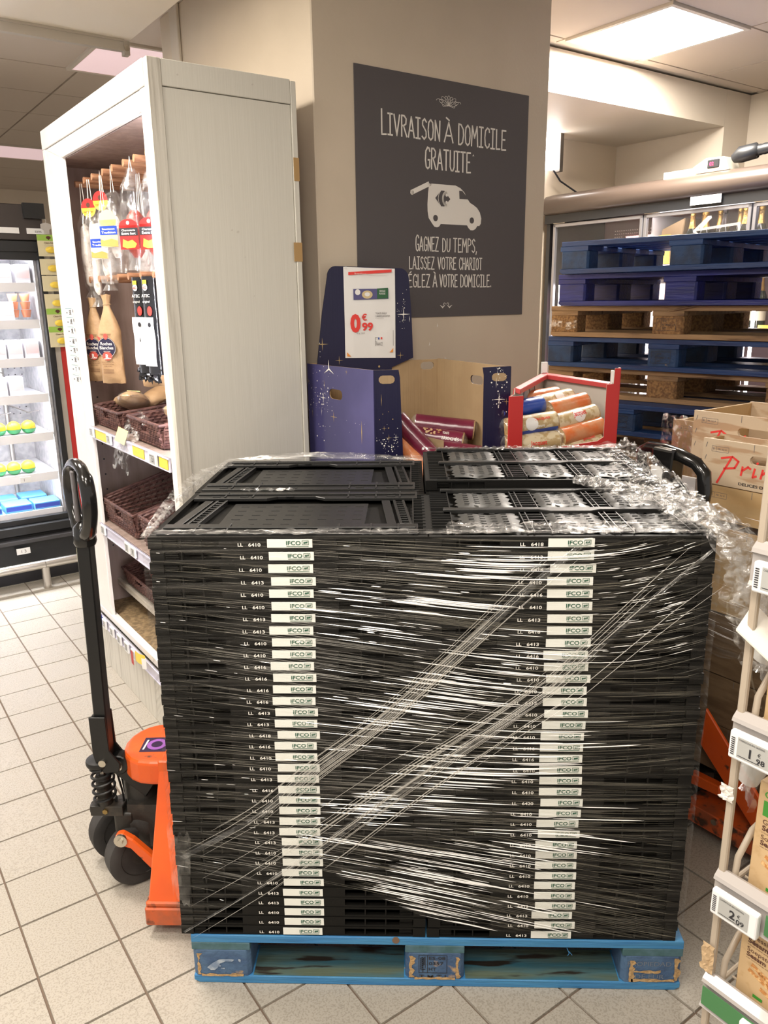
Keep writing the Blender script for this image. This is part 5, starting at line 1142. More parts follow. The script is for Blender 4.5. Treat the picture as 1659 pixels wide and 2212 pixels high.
t = toast('clear and orange toast pack with large round red name, centre of the red box', (1.017, 1.035, 1.237), (1.180, 1.125, 1.262), r2, jaq_m, orf_m, (0, [('Jacquet', redp_m, 28, 0, .055)], 0, -.028, .017), G2, 12); disc_on(t, r2-.0003, -.003, math.radians(32), .024, paper_m)
t = toast('orange toast pack on the row above the front lip of the red box', (1.033, 1.005, 1.197), (1.198, 1.095, 1.222), r2, orf_m, None, None, G2, 13)
toast('orange toast pack lying at the very back left of the red box', (.93, 1.17, 1.296), (1.075, 1.27, 1.305), r2, orf_m, None, None, G2, 14)
t = toast('clear and orange toast pack behind the barcode pack in the red box', (.968, 1.14, 1.283), (1.115, 1.22, 1.305), r2, jaq_m, orf_m, None, G2, 15); disc_on(t, r2, .01, math.radians(40), .018, paper_m)
t = toast('blue and clear toast pack reading Nature at the left of the red box', (.875, .995, 1.234), (1.012, 1.035, 1.248), r2, jaq_m, blf_m, (0, [('Jacquet', redp_m, 30, 0, .055), ('Nature', white_m, -10, 0, .032)], 0, .0, .010), G2, 16); disc_on(t, r2+.0006, -.012, math.radians(14), .022, paper_m)
toast('small blue end of a toast pack above the Nature pack in the red box', (.872, 1.05, 1.282), (.962, 1.10, 1.290), r2*.9, blf_m, None, None, G2, 17)
t = toast('clear toast pack at the bottom left of the red box', (.878, .985, 1.180), (1.022, 1.01, 1.189), r2, jaq_m, None, (0, [('Jacquet', redp_m, -5, 0, .055)], 0, -.02, .014), G2, 18)
t = toast('orange and clear toast pack lowest, lying on the front lip side of the red box', (1.03, 1.0, 1.150), (1.19, 1.07, 1.172), r2, jaq_m, orf_m, (0, [('Jacquet', redp_m, 50, 0, .05)], 0, .0, .012), G2, 19)
# ================================================================ left fridge with glass front
FX0, FX1 = -1.7, .63
LF = E('glass_fridge', 'black open fridge with glass front and glaring shelves at the far left', 'fridge', B(0, 3.36), TH)
fk = mat('fridge_black', (.014, .015, .017), .4, bump=.02); fk2 = mat('fridge_header', (.045, .036, .033), .45); fglow = mat('fridge_lamp', (1, 1, 1), .5, emit=(.95, .96, 1), es=80)
fin = mat('fridge_inside', (.42, .41, .42), .5, col2=(.30, .30, .31), scale=30); fsh = mat('fridge_shelf', (.80, .80, .84), .3)
def fb(name, mt, *bx, parent=LF, bevel=0, kind=None):
    a = M()
    for q in bx: a.box(*q)
    return a.out(name, mt, parent, bevel=bevel, kind=kind)
fb('header', fk2, (FX0, FX1+.02, -.02, .8, 1.985, 2.175), bevel=.004); fb('top_beam', fk, (FX0, FX1+.02, -.03, .05, 1.925, 1.98), (FX0, FX1, -.018, .02, 1.88, 1.925))
fb('camera_box', fk, (.55, .66, -.05, -.021, 2.10, 2.18)); fb('door_frame', fk, (.600, .632, -.035, .02, .40, 1.925), (FX0, FX1, -.03, .02, .375, .405))
fb('end_wall', mat('end_grey', (.36, .33, .29), .5), (.634, .664, -.03, .8, 0, 2.02)); fb('red_stripe', red_m, (.665, .705, -.028, .8, .2, 1.50)); fb('white_stripe', paper_m, (.706, .76, -.026, .8, 0, 2.0))
fb('back_wall', fin, (FX0, .60, .62, .66, .36, 1.93)); fb('side_wall', fin, (.585, .60, .03, .62, .36, 1.93)); fb('roof', fsh, (FX0, .60, .02, .66, 1.93, 1.945))
fb('sill', fk, (FX0, FX1, -.06, .05, .315, .372), bevel=.006); fb('lower_front', fk, (FX0, FX1, -.03, .6, .12, .31), bevel=.004); fb('ledge', mat('ledge_grey', (.05, .05, .055), .35), (FX0, FX1, -.075, -.03, .265, .295), bevel=.006); fb('plinth', ink_m, (FX0, FX1, .02, .6, 0, .118))
a = M()
for x in [q*.04 for q in range(-20, 15)]:
    for z in (.95, .99, 1.03, 1.2, 1.24, 1.42, .52, .56): a.box(x, x+.008, .616, .6199, z, z+.006)
a.out('perforation', ink_m, LF, kind='stuff')
for x in (.28, .44): a = M(); a.cyl((x, .60, .42), (x, .60, 1.9), .014, 8); a.tube([(x, .58, 1.02), (x+.09, .4, .98), (x+.13, .3, 1.0)], .004, 5); a.tube([(x, .58, 1.22), (x-.11, .4, 1.26), (x-.15, .33, 1.27)], .004, 5); a.out('hook_rail', chrome_m, LF)
zs = ((1.735, 1.55), (1.33,), (1.125,), (.885,), (.645,))
for z in (1.74, 1.535, 1.32, 1.11, .88, .64, .415):
    s_ = fb('shelf', fsh, (FX0, .58, .04, .60, z, z+.012)); fb('shelf_lip', fsh, (FX0, .58, .03, .04, z-.03, z+.02), parent=s_)
for z in (1.92, 1.735, 1.53, 1.315, 1.105, .875, .635): fb('glow_tube', fglow, (FX0+.1, .55, .045, .06, z-.014, z-.001))
a = M(); a.grid(lambda i, j: (FX0+(.60-FX0)*i, -.012, .405+1.475*j), 1, 1); a.out('glass', film('fridge_glass', .05, .07, (1, 1, 1), 2, .03, 0, (1, 1, 1)), LF)
for x, z, tx in ((.45, 1.985-.0, ''),): pass
def ltag(x, z, w_, h_, tx, y=.024):
    a = M(); a.box(x, x+w_, y-.006, y, z, z+h_); o = a.out('price_tag', esl_m, LF)
    a = M(); a.text(tx, x+w_*.35, z+h_*.25, h_*.5, T(0, y-.0065, 0) @ XZ, bold=.01); a.out('figures', inkg_m, o)
for x, z, tx in ((.30, 1.51, '5'), (.27, 1.295, '9'), (.22, .86, '2'), (.36, .615, '1'), (.30, 1.72, '2')): ltag(x, z, .06, .034, tx)
ltag(.27, .21, .075, .036, '1 3', -.078); ltag(.56, 2.02, .12, .03, 'sans', -.021); ltag(.42, 2.02, .1, .03, '', -.021)
BR_ = E('bumper_rail', 'brushed steel bumper rail on short legs before the left fridge', 'bumper rail', B(0, 3.20), TH)
a = M(); a.cyl((FX0, 0, .150), (.40, 0, .150), .026, 18); a.cyl((.402, 0, .150), (.80, 0, .150), .026, 18); a.out('rail_tube', chrome_m, BR_, smooth=True)
for x in (.40, -.9): a = M(); a.cyl((x, .0, 0), (x, 0, .135), .024, 16); a.out('leg', chrome_m, BR_, smooth=True)
# goods in the left fridge
def prod(name, label, cat, x, y, z, w_, d_, h_, mt, grp, mt2=None, sm=False):
    t = E(name, label, cat, B(x, 3.36+y, z), TH, grp)
    a = M(); a.box(-w_/2, w_/2, -d_/2, d_/2, 0, h_); a.out('box', mt, t, bevel=.004)
    if mt2: a = M(); a.box(-w_/2+.004, w_/2-.004, -d_/2-.0015, -d_/2+.001, h_*.3, h_*.8); a.out('label', mt2, t)
    return t
lb_m = mat('light_blue_card', (.12, .42, .70), .4); oran_m = mat('orange_fruit', (.90, .50, .02), .4, bump=.2, bscale=120); net_g = mat('net_green', (.01, .20, .06), .5)
for k, (x, y) in enumerate(((.17, .12), (.34, .13), (.50, .12), (.13, .3), (.30, .32), (.47, .33))):
    prod('snack_box', 'blue card box low in the left fridge, %s' % (['front row far left', 'front row middle', 'front row by the frame', 'back row far left', 'back row middle', 'back row by the frame'][k]), 'box', x, y, .428, .15, .15, .05, lb_m, 'blue boxes in the fridge bottom', bluep_m)
for k, (x, z) in enumerate(((.27, .653), (.352, .653), (.434, .653), (.30, .893), (.382, .893), (.464, .893))):
    t = E('orange', 'orange in a green net in the left fridge, %s' % ['lower row far left', 'lower row middle', 'lower row right', 'upper row far left', 'upper row middle', 'upper row right'][k], 'fruit', B(x, 3.36+.12, z), TH, 'netted oranges')
    a = M(); a.lathe([(.012, 0), (.030, .012), (.040, .035), (.038, .055), (.022, .072), (.005, .078)], 16); a.out('fruit', oran_m, t, smooth=True)
    a = M(); a.lathe([(.014, -.002), (.034, .012), (.042, .030)], 16); a.out('net', net_g, t, smooth=True)
for k in range(3):
    t = E('egg_pot', 'brown dessert pot stacked near the top right of the left fridge, %s' % ['top', 'middle', 'bottom'][k], 'pot', B(.50-.0*k, 3.36+.10, 1.66-.045*k-.002), TH, 'stacked brown pots')
    for dx in (-.035, .03):
        a = M(); a.lathe([(.020, 0), (.028, .036), (.029, .042)], 14, T(dx, 0, 0)); a.out('pot', mat('terracotta_pot', (.45, .16, .08), .4), t, smooth=True)
for k, (x, z) in enumerate(((.34, 1.752), (.43, 1.752), (.53, 1.752), (.33, 1.547), (.42, 1.547), (.35, 1.332), (.44, 1.332), (.53, 1.332), (.33, 1.122), (.42, 1.122))):
    prod('dairy_pack', 'pale dairy pack in the left fridge, %s shelf, %s' % (['top', 'second', 'third', 'fourth'][[1.752, 1.547, 1.332, 1.122].index(z)], 'far left' if x < .36 else 'middle' if x < .5 else 'by the frame'), 'dairy pack', x, .12, z, .08, .1, .11, mat('pale_pack', (.80, .78, .82), .4), 'pale packs in the left fridge', mat('soft_pink', (.70, .50, .50), .5))
# yellow blister cards hanging on the fridge side
for k, z in enumerate((1.90, 1.80, 1.71, 1.61, 1.50, 1.40)):
    t = E('blister_card', 'green topped card with yellow lemon shaped pack, %s of the hanging strip' % ['top', 'second', 'third', 'fourth', 'fifth', 'lowest'][k], 'blister card', B(.655, 3.30-.004*k, z), TH, 'yellow cards hanging by the fridge')
    a = M(); a.box(-.055, .055, -.002, 0, 0, .115 if k in (0, 4, 5) else .085); a.out('card', mat('cream_card', (.66, .60, .40), .5), t)
    if k in (0, 4, 5):
        a = M(); a.rect(-.055, .055, .083, .115, T(0, -.003, 0) @ XZ); o = a.out('green_top', mat('lime_print', (.30, .50, .08), .5), t)
        a = M(); a.disc(.006, .100, .013, T(0, -.0035, 0) @ XZ, 10, .009); a.rect(.003, .009, .088, .098, T(0, -.0035, 0) @ XZ); a.text('Clean-Odor', -.02, .068, .008, T(0, -.0035, 0) @ XZ, w=.06, bold=.02); a.out('tree_print', brownk_m, o)
    a = M(); a.lathe([(.004, 0), (.016, .004), (.020, .010), (.014, .016)], 12, T(.012, -.004, .035) @ RX(math.pi/2) @ Matrix.Diagonal((1.6, .9, 1, 1))); a.out('lemon', yellow_m, t, smooth=True)
    a = M(); a.box(-.025, .048, -.022, -.003, .008, .062); a.out('blister', clear_m, t, bevel=.006)
t = E('card_hook', 'grey plastic cross hook holding the yellow cards', 'hook', B(.655, 3.30, 2.02), TH)
a = M(); D = T(0, -.002, 0) @ XZ; a.prism([(-.012, 0), (.012, 0), (.012, .02), (.028, .028), (.028, .050), (.010, .058), (-.010, .058), (-.028, .050), (-.028, .028), (-.012, .02)], 0, .002, XZ); a.tube([(0, 0, .055), (.004, -.004, .07), (0, 0, .078)], .0015, 5); a.out('hook', mat('grey_plastic', (.45, .43, .40), .5), t)
# ================================================================ drinks fridge with glass doors
fglow2 = mat('drinks_lamp', (1, 1, 1), .5, emit=(1, .90, .90), es=14)
DF = E('drinks_fridge', 'long brown topped drinks fridge with glass doors behind the tall pallet stack', 'fridge', B(3.56, 2.26), TH)
hb_m = mat('fridge_brown_gloss', (.075, .055, .044), .32, coat=.12, bump=.02, bscale=6); alu_m = mat('door_alu', (.30, .30, .32), .35, .7)
def db(name, mt, *bx, parent=DF, bevel=0, kind=None):
    a = M()
    for q in bx: a.box(*q)
    return a.out(name, mt, parent, bevel=bevel, kind=kind)
Y1 = -3.1
a = M(); prof = [(.10, 2.29), (.04, 2.287), (-.02, 2.272), (-.05, 2.245), (-.058, 2.21), (-.045, 2.175), (-.02, 2.158), (.10, 2.158)]
a.prism(prof, 0, -Y1, Matrix(((1, 0, 0, 0), (0, 0, -1, 0), (0, 1, 0, 0), (0, 0, 0, 1)))); a.out('canopy', hb_m, DF, smooth=True)
db('under_canopy', fk, (-.02, .10, Y1, 0, 2.105, 2.157)); db('roof', fk, (.10, .66, Y1, 0, 2.2, 2.26)); db('rear_wall', mat('dark_mauve', (.20, .13, .13), .5), (.55, .57, Y1, 0, .1, 2.2)); db('base', fk, (0, .66, Y1, 0, 0, .25)); db('end_wall', fk, (.0, .66, -.03, 0, .25, 2.2))
DE = [-.04, -.066, -.766, -1.437, -2.13, -2.8]
dz = [(-.03, -.045), (-.067, -.762), (-.770, -1.433), (-1.441, -2.12), (-2.13, -2.8)]
for i, (ya, yb) in enumerate(dz[1:]):
    g = .020; d = db('door', alu_m, (-.012, .012, yb, yb+g, .27, 2.10), (-.012, .012, ya-g, ya, .27, 2.10), (-.012, .012, yb, ya, 2.10-g, 2.10), (-.012, .012, yb, ya, .27, .27+g), bevel=.002)
    db('glass', film('door_glass_%d' % i, .02, .03, (1, 1, 1), 2, .03, 0, (1, 1, 1)) if i == 0 else MATS['door_glass_0'], (-.003, .003, yb+g, ya-g, .29, 2.08), parent=d)
    db('hinge', zinc_m, (-.016, .004, ya-.10, ya-.004, 2.102, 2.112), parent=d)
a = M()
for r_ in range(10):
    for c_ in range(34):
        if R.random() < .06: continue
        y = -.12-c_*.018; z = 2.07-r_*.020; a.box(.545, .5495, y-.007, y, z, z+.006)
for r_ in range(14):
    for c_ in range(26): y = -.10-c_*.012; z = 1.72-r_*.016; a.box(.545, .5495, y-.006, y, z, z+.007)
a.out('perforation', mat('pale_hole', (.80, .68, .68), .5), DF, kind='stuff')
pk_em = mat('pink_lamp', (1, .6, .6), .5, emit=(1, .45, .45), es=1.6)
db('status_lamp', pk_em, (.54, .548, -.42, -.22, 2.022, 2.034))
db('shelf', fsh, *[(.08, .54, -.76, -.05, z, z+.014) for z in (1.50, 1.15, .8)]); db('shelf', fsh, *[(.08, .54, Y1, -.78, z, z+.014) for z in (1.80, 1.45, 1.05, .7)])
db('partition', mat('white_partition', (.7, .68, .68), .4), (.06, .54, -.785, -.775, .27, 2.1)); db('shelf_lip', lilac_m, *[(.075, .08, Y1, -.78, z-.03, z+.02) for z in (1.80, 1.45, 1.05)])
for y, zz in ((-.10, 1.72), (-.80, 1.95), (-1.47, 1.7), (-2.15, 1.7)): db('glow_tube', fglow2, (.03, .045, y-.012, y, .5, zz))
a = M(); D = T(-.0145, 0, 0) @ YZ
def st(p): a.stroke(p, .014, D)
st([(1.19, 2.05), (1.11, 1.985), (1.17, 1.93)]); st([(1.19, 2.05), (1.205, 2.05), (1.15, 2.0)]); st([(1.12, 1.99), (1.375, 2.005)]); st([(1.375, 2.005), (1.372, 1.90)])
a.out('arrow_sticker', mat('frosted', (.66, .64, .62), .5, alpha=.32), DF, label='frosted arrow sticker on the door glass')
a = M(); a.prism([(-.2, 2.208), (-.225, 2.222), (-.242, 2.215), (-.230, 2.204), (-.238, 2.192), (-.214, 2.190)], .059, .061, YZ); a.out('paper_scrap', paper_m, DF)
D = T(-.036, 0, 0) @ Matrix(((1, 0, 0, 0), (0, 1, 0, 0), (0, 0, 1, 0), (0, 0, 0, 1))) @ YZ
a = M(); a.rect(1.085, 1.27, 2.118, 2.162, D); o = a.out('sticker', paper_m, DF); a = M(); a.rect(1.09, 1.14, 2.122, 2.150, T(-.0368, 0, 0) @ YZ); a.text('LE BON PRIX', 1.15, 2.13, .010, T(-.0368, 0, 0) @ YZ, w=.09); a.out('sticker_print', mat('sky_ink', (.15, .35, .65), .5), o)
for y, z in ((-.83, 1.765), (-1.33, 1.765), (-1.42, 1.76), (-1.05, 1.42), (-1.5, 1.42), (-1.62, 1.42)): a = M(); a.box(.062, .072, y-.07, y, z, z+.042); o = a.out('price_tag', esl_m, DF); a = M(); a.text('29', -y+.02, z+.012, .018, T(.0612, 0, 0) @ YZ); a.out('figures', inkg_m, o)
db('glow_tube', fglow2, (.022, .04, -1.42, -.80, 2.086, 2.096)); db('glow_tube', fglow2, (.022, .04, -2.10, -1.46, 2.086, 2.096))  # hidden tubes added behind the top frame to brighten the bottles
# bottles
gold_f = mat('gold_foil', (.62, .38, .12), .3, .8, bump=.3, bscale=90); glass_g = mat('bottle_glass', (.02, .022, .012), .12, coat=.5); foil_d = mat('dark_foil', (.06, .05, .05), .3, .6)
def bottle(label, x, y, z, foil, grp, r_=.042, h_=.30, lab=None):
    t = E('bottle', label, 'bottle', B(3.56+x, 2.26+y, z), TH, grp)
    a = M(); a.lathe([(r_, 0), (r_, h_*.5), (r_*.85, h_*.6), (r_*.45, h_*.74), (r_*.36, h_*.82)], 16); a.out('glass', glass_g, t, smooth=True)
    a = M(); a.lathe([(r_*.62, h_*.68), (r_*.42, h_*.80), (r_*.38, h_*.90), (r_*.46, h_*.915), (r_*.40, h_*.93), (r_*.44, h_*.99), (r_*.2, h_)], 14); a.out('foil', foil, t, smooth=True)
    a = M(); a.lathe([(r_+.0006, h_*.14), (r_+.0006, h_*.42)], 16); a.out('label', lab or mat('cream_label', (.55, .48, .36), .5), t, smooth=True)
    return t
pos = ['first from the carton', 'second from the carton', 'third from the carton', 'fourth from the carton', 'fifth from the carton', 'sixth from the carton', 'seventh, under the arrow', 'eighth, by the door post']
for k, y in enumerate((-.99, -1.03, -1.075, -1.13, -1.19, -1.25, -1.31, -1.37)): bottle('gold necked sparkling wine bottle on the top shelf, %s' % pos[k], .115+.05*(k % 2), y-.02, 1.815, gold_f if k != 4 else foil_d, 'gold necked bottles on the top shelf', .036, .285)
for k, y in enumerate((-1.52, -1.62, -1.72)): bottle('dark wine bottle with red mark behind the right hand door, %s' % ['left', 'middle', 'right'][k], .2, y, 1.815, foil_d, 'dark bottles behind the right hand door', .04, .27, redp_m if k != 1 else None)
for k, y in enumerate((-1.30, -1.42, -1.54, -1.66)): bottle('bottle with pale gold neck on the middle shelf, place %s' % ['one', 'two', 'three', 'four'][k], .18, y, 1.465, gold_f, 'bottles on the middle shelf', .04, .29)
for k, (y, c_) in enumerate(((-.14, redp_m), (-.24, mat('can_blue', (.05, .2, .55), .3)), (-.34, mat('can_white', (.75, .72, .72), .3)), (-.46, redp_m), (-.58, MATS['can_blue']))):
    for z in (1.165, 1.515, .815):
        t = E('drink_can', '%s drink can from the pillar behind the left fridge door, %s shelf' % (['first', 'second', 'third', 'fourth', 'fifth'][k], {1.515: 'upper', 1.165: 'middle', .815: 'lower'}[z]), 'can', B(3.68, 2.26+y, z), TH, 'cans behind the left hand door')
        a = M(); a.lathe([(.024, 0), (.033, .008), (.033, .15), (.026, .162)], 16); a.out('can', c_, t, smooth=True)
t = E('carton', 'brown card wrapped bottle box beside the gold necked bottles', 'carton', B(3.74, 1.38, 1.815), TH)
a = M(); a.hexa([(-.1, -.075, 0), (.1, -.075, 0), (.1, .075, 0), (-.1, .075, 0), (-.06, -.075, .26), (.1, -.075, .26), (.1, .075, .215), (-.06, .075, .205)]); a.out('card', kraft_m, t, bevel=.004); a = M(); a.rect(-.06, .02, .01, .17, T(-.105, 0, 0) @ YZ); a.out('yellow_print', yellow_m, t)
t = E('box_upright', 'tall pale pink carton standing on the middle shelf of the drinks fridge', 'carton', B(3.72, 1.38, 1.465), TH); a = M(); a.box(-.06, .06, -.07, .07, 0, .25); a.out('card', mat('pale_rose', (.68, .50, .46), .5), t, bevel=.003)
t = E('box_upright', 'pink and white carton low in the drinks fridge', 'carton', B(3.72, 1.34, 1.065), TH); a = M(); a.box(-.06, .06, -.09, .09, 0, .30); a.out('card', MATS['pale_rose'], t, bevel=.003)
t = E('orange_card', 'orange price card behind the right hand fridge door', 'card', B(3.63, .77, 1.40), TH); a = M(); a.box(-.002, .002, -.10, 0, .02, .085); a.out('card', mat('amber_card', (.85, .48, .05), .5), t); a = M(); a.text('Super prix', .012, .06, .012, T(-.003, 0, 0) @ YZ, w=.07); a.text('maxi', .03, .035, .010, T(-.003, 0, 0) @ YZ); a.out('writing', brownk_m, t)
# controller and hose on the canopy
CT = E('temperature_controller', 'white box with red digits on top of the drinks fridge', 'controller', B(3.60, 1.09, 2.284), TH)
a = M(); a.prism([(-.15, 0), (.09, 0), (.06, .070), (-.05, .075), (-.12, .04)], -.02, .10, Matrix(((0, 0, 1, 0), (-1, 0, 0, 0), (0, 1, 0, 0), (0, 0, 0, 1)))); a.out('case', mat('cream_plastic', (.46, .42, .35), .5), CT, bevel=.006, seg=2)
a = M(); a.box(-.026, -.019, -.035, .035, .020, .062); sc = a.out('display', fk, CT, bevel=.003)
a = M(); a.text('02', -.020, .032, .018, T(-.0275, 0, 0) @ YZ, bold=.0); a.out('digits', mat('red_led', (1, .02, .08), .5, emit=(1, .03, .10), es=3), sc)
a = M(); a.box(-.035, .10, .10, .30, -.008, .030); a.out('cover_strip', MATS['cream_plastic'], CT, bevel=.002)
t = E('air_hose', 'black corrugated hose lying on top of the drinks fridge', 'hose', B(3.62, .94, 2.36), TH)
a = M(); a.tube([(0, .06, -.02), (.0, .02, -.005), (.01, -.06, .005), (.012, -.062, .005)], [.024, .042, .040, .03], 14); a.out('nozzle', fk, t, smooth=True)
a = M(); n_ = 60; a.tube([(.012+.01*k/n_, -.06-.9*k/n_, .005+.02*math.sin(k*.05)) for k in range(n_+1)], [.026+.003*(k % 2) for k in range(n_+1)], 12); a.out('corrugated_tube', fk, t, smooth=True)
# ================================================================ second pallet truck and the wooden crates
j2 = jack('pallet_truck', 'second pallet truck, its black loop handle rising behind the right end of the stack', (1.47, .90, 0), -math.radians(62)) if False else None
def crate(label, u, v, z, W_, D_, H_, word=None, grp='wooden crates on the right', planks=2, hole=True, mt=None):
    K_ = 1.075; u = -.525+(u+.525)*K_; v = -1.581+(v+1.581)*K_; z = 1.648+(z-1.648)*K_; W_ *= K_; D_ *= K_; H_ *= K_
    t = E('wooden_crate', label, 'crate', B(u, v, z), TH, grp)
    # front on -x, runs along -y
    a = M(); out_ = [(0, 0), (W_, 0), (W_, H_), (0, H_)]
    if hole: out_ = holed(out_, rrect(W_*.46, H_*.66, .11, .026))
    a.prism(out_, 0, .010, YZ); fr = a.out('front_board', mt or ply_m, t)
    a = M(); out_ = [(0, 0), (W_, 0), (W_, H_), (0, H_)]
    a.prism(holed(out_, rrect(W_*.5, H_*.66, .11, .026)), 0, .010, T(D_, 0, 0) @ YZ); a.out('back_board', ply_m, t)
    for yy in (0, -W_):
        for k in range(planks):
            h0 = H_*k/planks+.004; a = M(); a.box(.001, D_-.011, min(yy, yy+.008 if yy else yy-.008), max(yy, yy+.008 if yy else yy-.008), h0, H_*(k+1)/planks-.004); a.out('side_plank', plank_m, t)
    for k in range(5): a = M(); a.box(.005+k*(D_-.02)/5, (k+.88)*(D_-.02)/5, -W_+.01, -.01, 0, .005); a.out('floor_slat', plank_m, t)
    a = M(); a.rect(.030, .085, H_-.036, H_-.020, T(-.0105, 0, 0) @ YZ); 
    a = M(); D = T(-.0108, 0, 0) @ YZ
    for q in ((.030, .085, H_-.037, H_-.0362), (.030, .085, H_-.0208, H_-.020), (.030, .0308, H_-.037, H_-.020), (.0842, .085, H_-.037, H_-.020), (.044, .0448, H_-.037, H_-.020)): a.rect(*q, D)
    a.text('B', .034, H_-.032, .007, D); a.text('FR 32 P', .050, H_-.031, .005, D, w=.028)
    for q in range(3): a.stroke([(.010, H_*(.25+.28*q)), (.014, H_*(.25+.28*q)+.014)], .0016, D)
    a.stroke([(W_*.36, H_-.022), (W_*.36, H_-.002)], .0016, D); a.out('stamp', inkg_m, fr)
    if word:
        # brush script: slanted strokes
        a = M(); x = .055
        def S_(pts, k=1.0): a.stroke([(x+px+py*.25, py) for px, py in pts], .0062, D)
        b0 = H_*.30
        G_ = {'P': [[(0, -.030), (.016, .040)], [(-.010, .036), (.018, .044), (.038, .034), (.034, .016), (.006, .010)]], 'r': [[(0, .022), (.003, 0)], [(.002, .012), (.014, .024), (.022, .020)]], 'i': [[(0, .022), (.002, 0), (.010, .004)], [(.001, .036), (.003, .038)]], 'n': [[(0, .022), (.002, 0)], [(.002, .010), (.014, .023), (.018, .012), (.020, 0), (.028, .005)]], 'c': [[(.020, .020), (.010, .024), (0, .012), (.008, 0), (.022, .004)]], 'e': [[(0, .012), (.018, .016), (.012, .024), (.0, .014), (.006, 0), (.022, .004)], ]}
        for c_, adv in zip(word, (.056, .034, .022, .042, .034, .034)):
            for st_ in G_[c_]: S_([(px*1.15, b0+py*1.15) for px, py in st_])
            x += adv*1.1
        a.out('red_lettering', redp_m, fr)
        a = M(); a.text('DELICES DE LA', .125, H_*.08, .008, D, w=.11, bold=.02); a.out('black_lettering', ink_m, fr)
    return t
crate('open wooden crate with red script, topmost at the right edge', 1.60, -.215, 1.175, .42, .30, .140, 'Prince')
crate('wooden crate with red Princ lettering and dark hand hole below the topmost', 1.50, -.317, 1.130, .42, .09, .127, 'Prince')
crate('plain planked crate under the lettered crates', 1.50, -.325, 1.030, .42, .34, .097, None, hole=False, planks=1, mt=plank_m)
crate('pale crate of planks in the middle of the stack, with film over it', 1.44, -.35, .785, .44, .34, .242, None, hole=False, planks=4, mt=plank_m)
crate('dark lower crate, middle of the three below the pale one', 1.44, -.36, .448, .44, .34, .148, None, hole=False, planks=2, mt=mat('dark_plank', (.20, .13, .07), .7, col2=(.13, .08, .04), scale=5, stretch=(1, 1, 8), bump=.2))
crate('dark lower crate topmost of the three under the pale one', 1.44, -.36, .60, .44, .34, .178, None, hole=False, planks=2, mt=mat('dark_plank', (.20, .13, .07), .7, col2=(.13, .08, .04), scale=5, stretch=(1, 1, 8), bump=.2))
crate('dark lower crate standing on the pallet under the crates', 1.44, -.36, .30, .44, .34, .145, None, hole=False, planks=2, mt=MATS['dark_plank'])
crate('grey printed crate behind the black loop handle', 1.60, -.02, .95, .22, .30, .16, None, mt=mat('grey_crate_film', (.42, .42, .42), .35, col2=(.50, .48, .46), scale=5, stretch=(1, 1, 10)))
crate('dark crate under the grey printed crate', 1.60, -.02, .30, .22, .30, .65, None, hole=False, planks=3, mt=MATS['dark_plank'])
crate('kraft coloured crate wrapped in shiny clear film left of the lettered crates', 1.86, .03, 1.00, .23, .30, .235, None, hole=False, planks=2, mt=kraft_m)
crate('kraft crate under the film wrapped one', 1.86, .03, .30, .23, .30, .70, None, hole=False, planks=3, mt=MATS['dark_plank'])
t = E('crate_film', 'shiny clear film draped over the kraft crate and the crates', 'stretch film', (0, 0, 0))
a = M()
def cf(i, j): p = B(1.99-.10*abs(i-.5)*j+.012*nz(i*6, j*6), .17-.17*i-.02*j, 1.225-.30*j+.012*nz(i*7, j*5, 3)); return tuple(p)
a.grid(cf, 30, 40)
def cf2(i, j): p = B(1.565+.010*nz(i*9, j*5, 7)-.0, -.14-.5*i, 1.02-.42*j+.03*nz(i*3, j*4)); return tuple(p)
a.out('draped_film', crump_m, t, smooth=True)
a = M(); a.grid(cf2, 40, 40); a.out('wound_film', gauze_m, t, smooth=True)
a = M()
for k in range(60):
    v = R.uniform(-.70, -.16); z = R.uniform(.64, 1.04); L_ = R.uniform(.02, .10)
    a.tube([B(1.548, v, z), B(1.547, v-L_/2, z-.002), B(1.548, v-L_, z-.005)], [.0001, .0009, .0001], 4, caps=False)
a.out('glint_pleat', strandw_m, t, kind='stuff')  # glints on the crate film, put in as white strands
pc = pallet('pallet', 'dark worn wooden pallet under the wooden crates at the right', W_P, B(1.665, .02, .052), TH-math.pi/2, None)
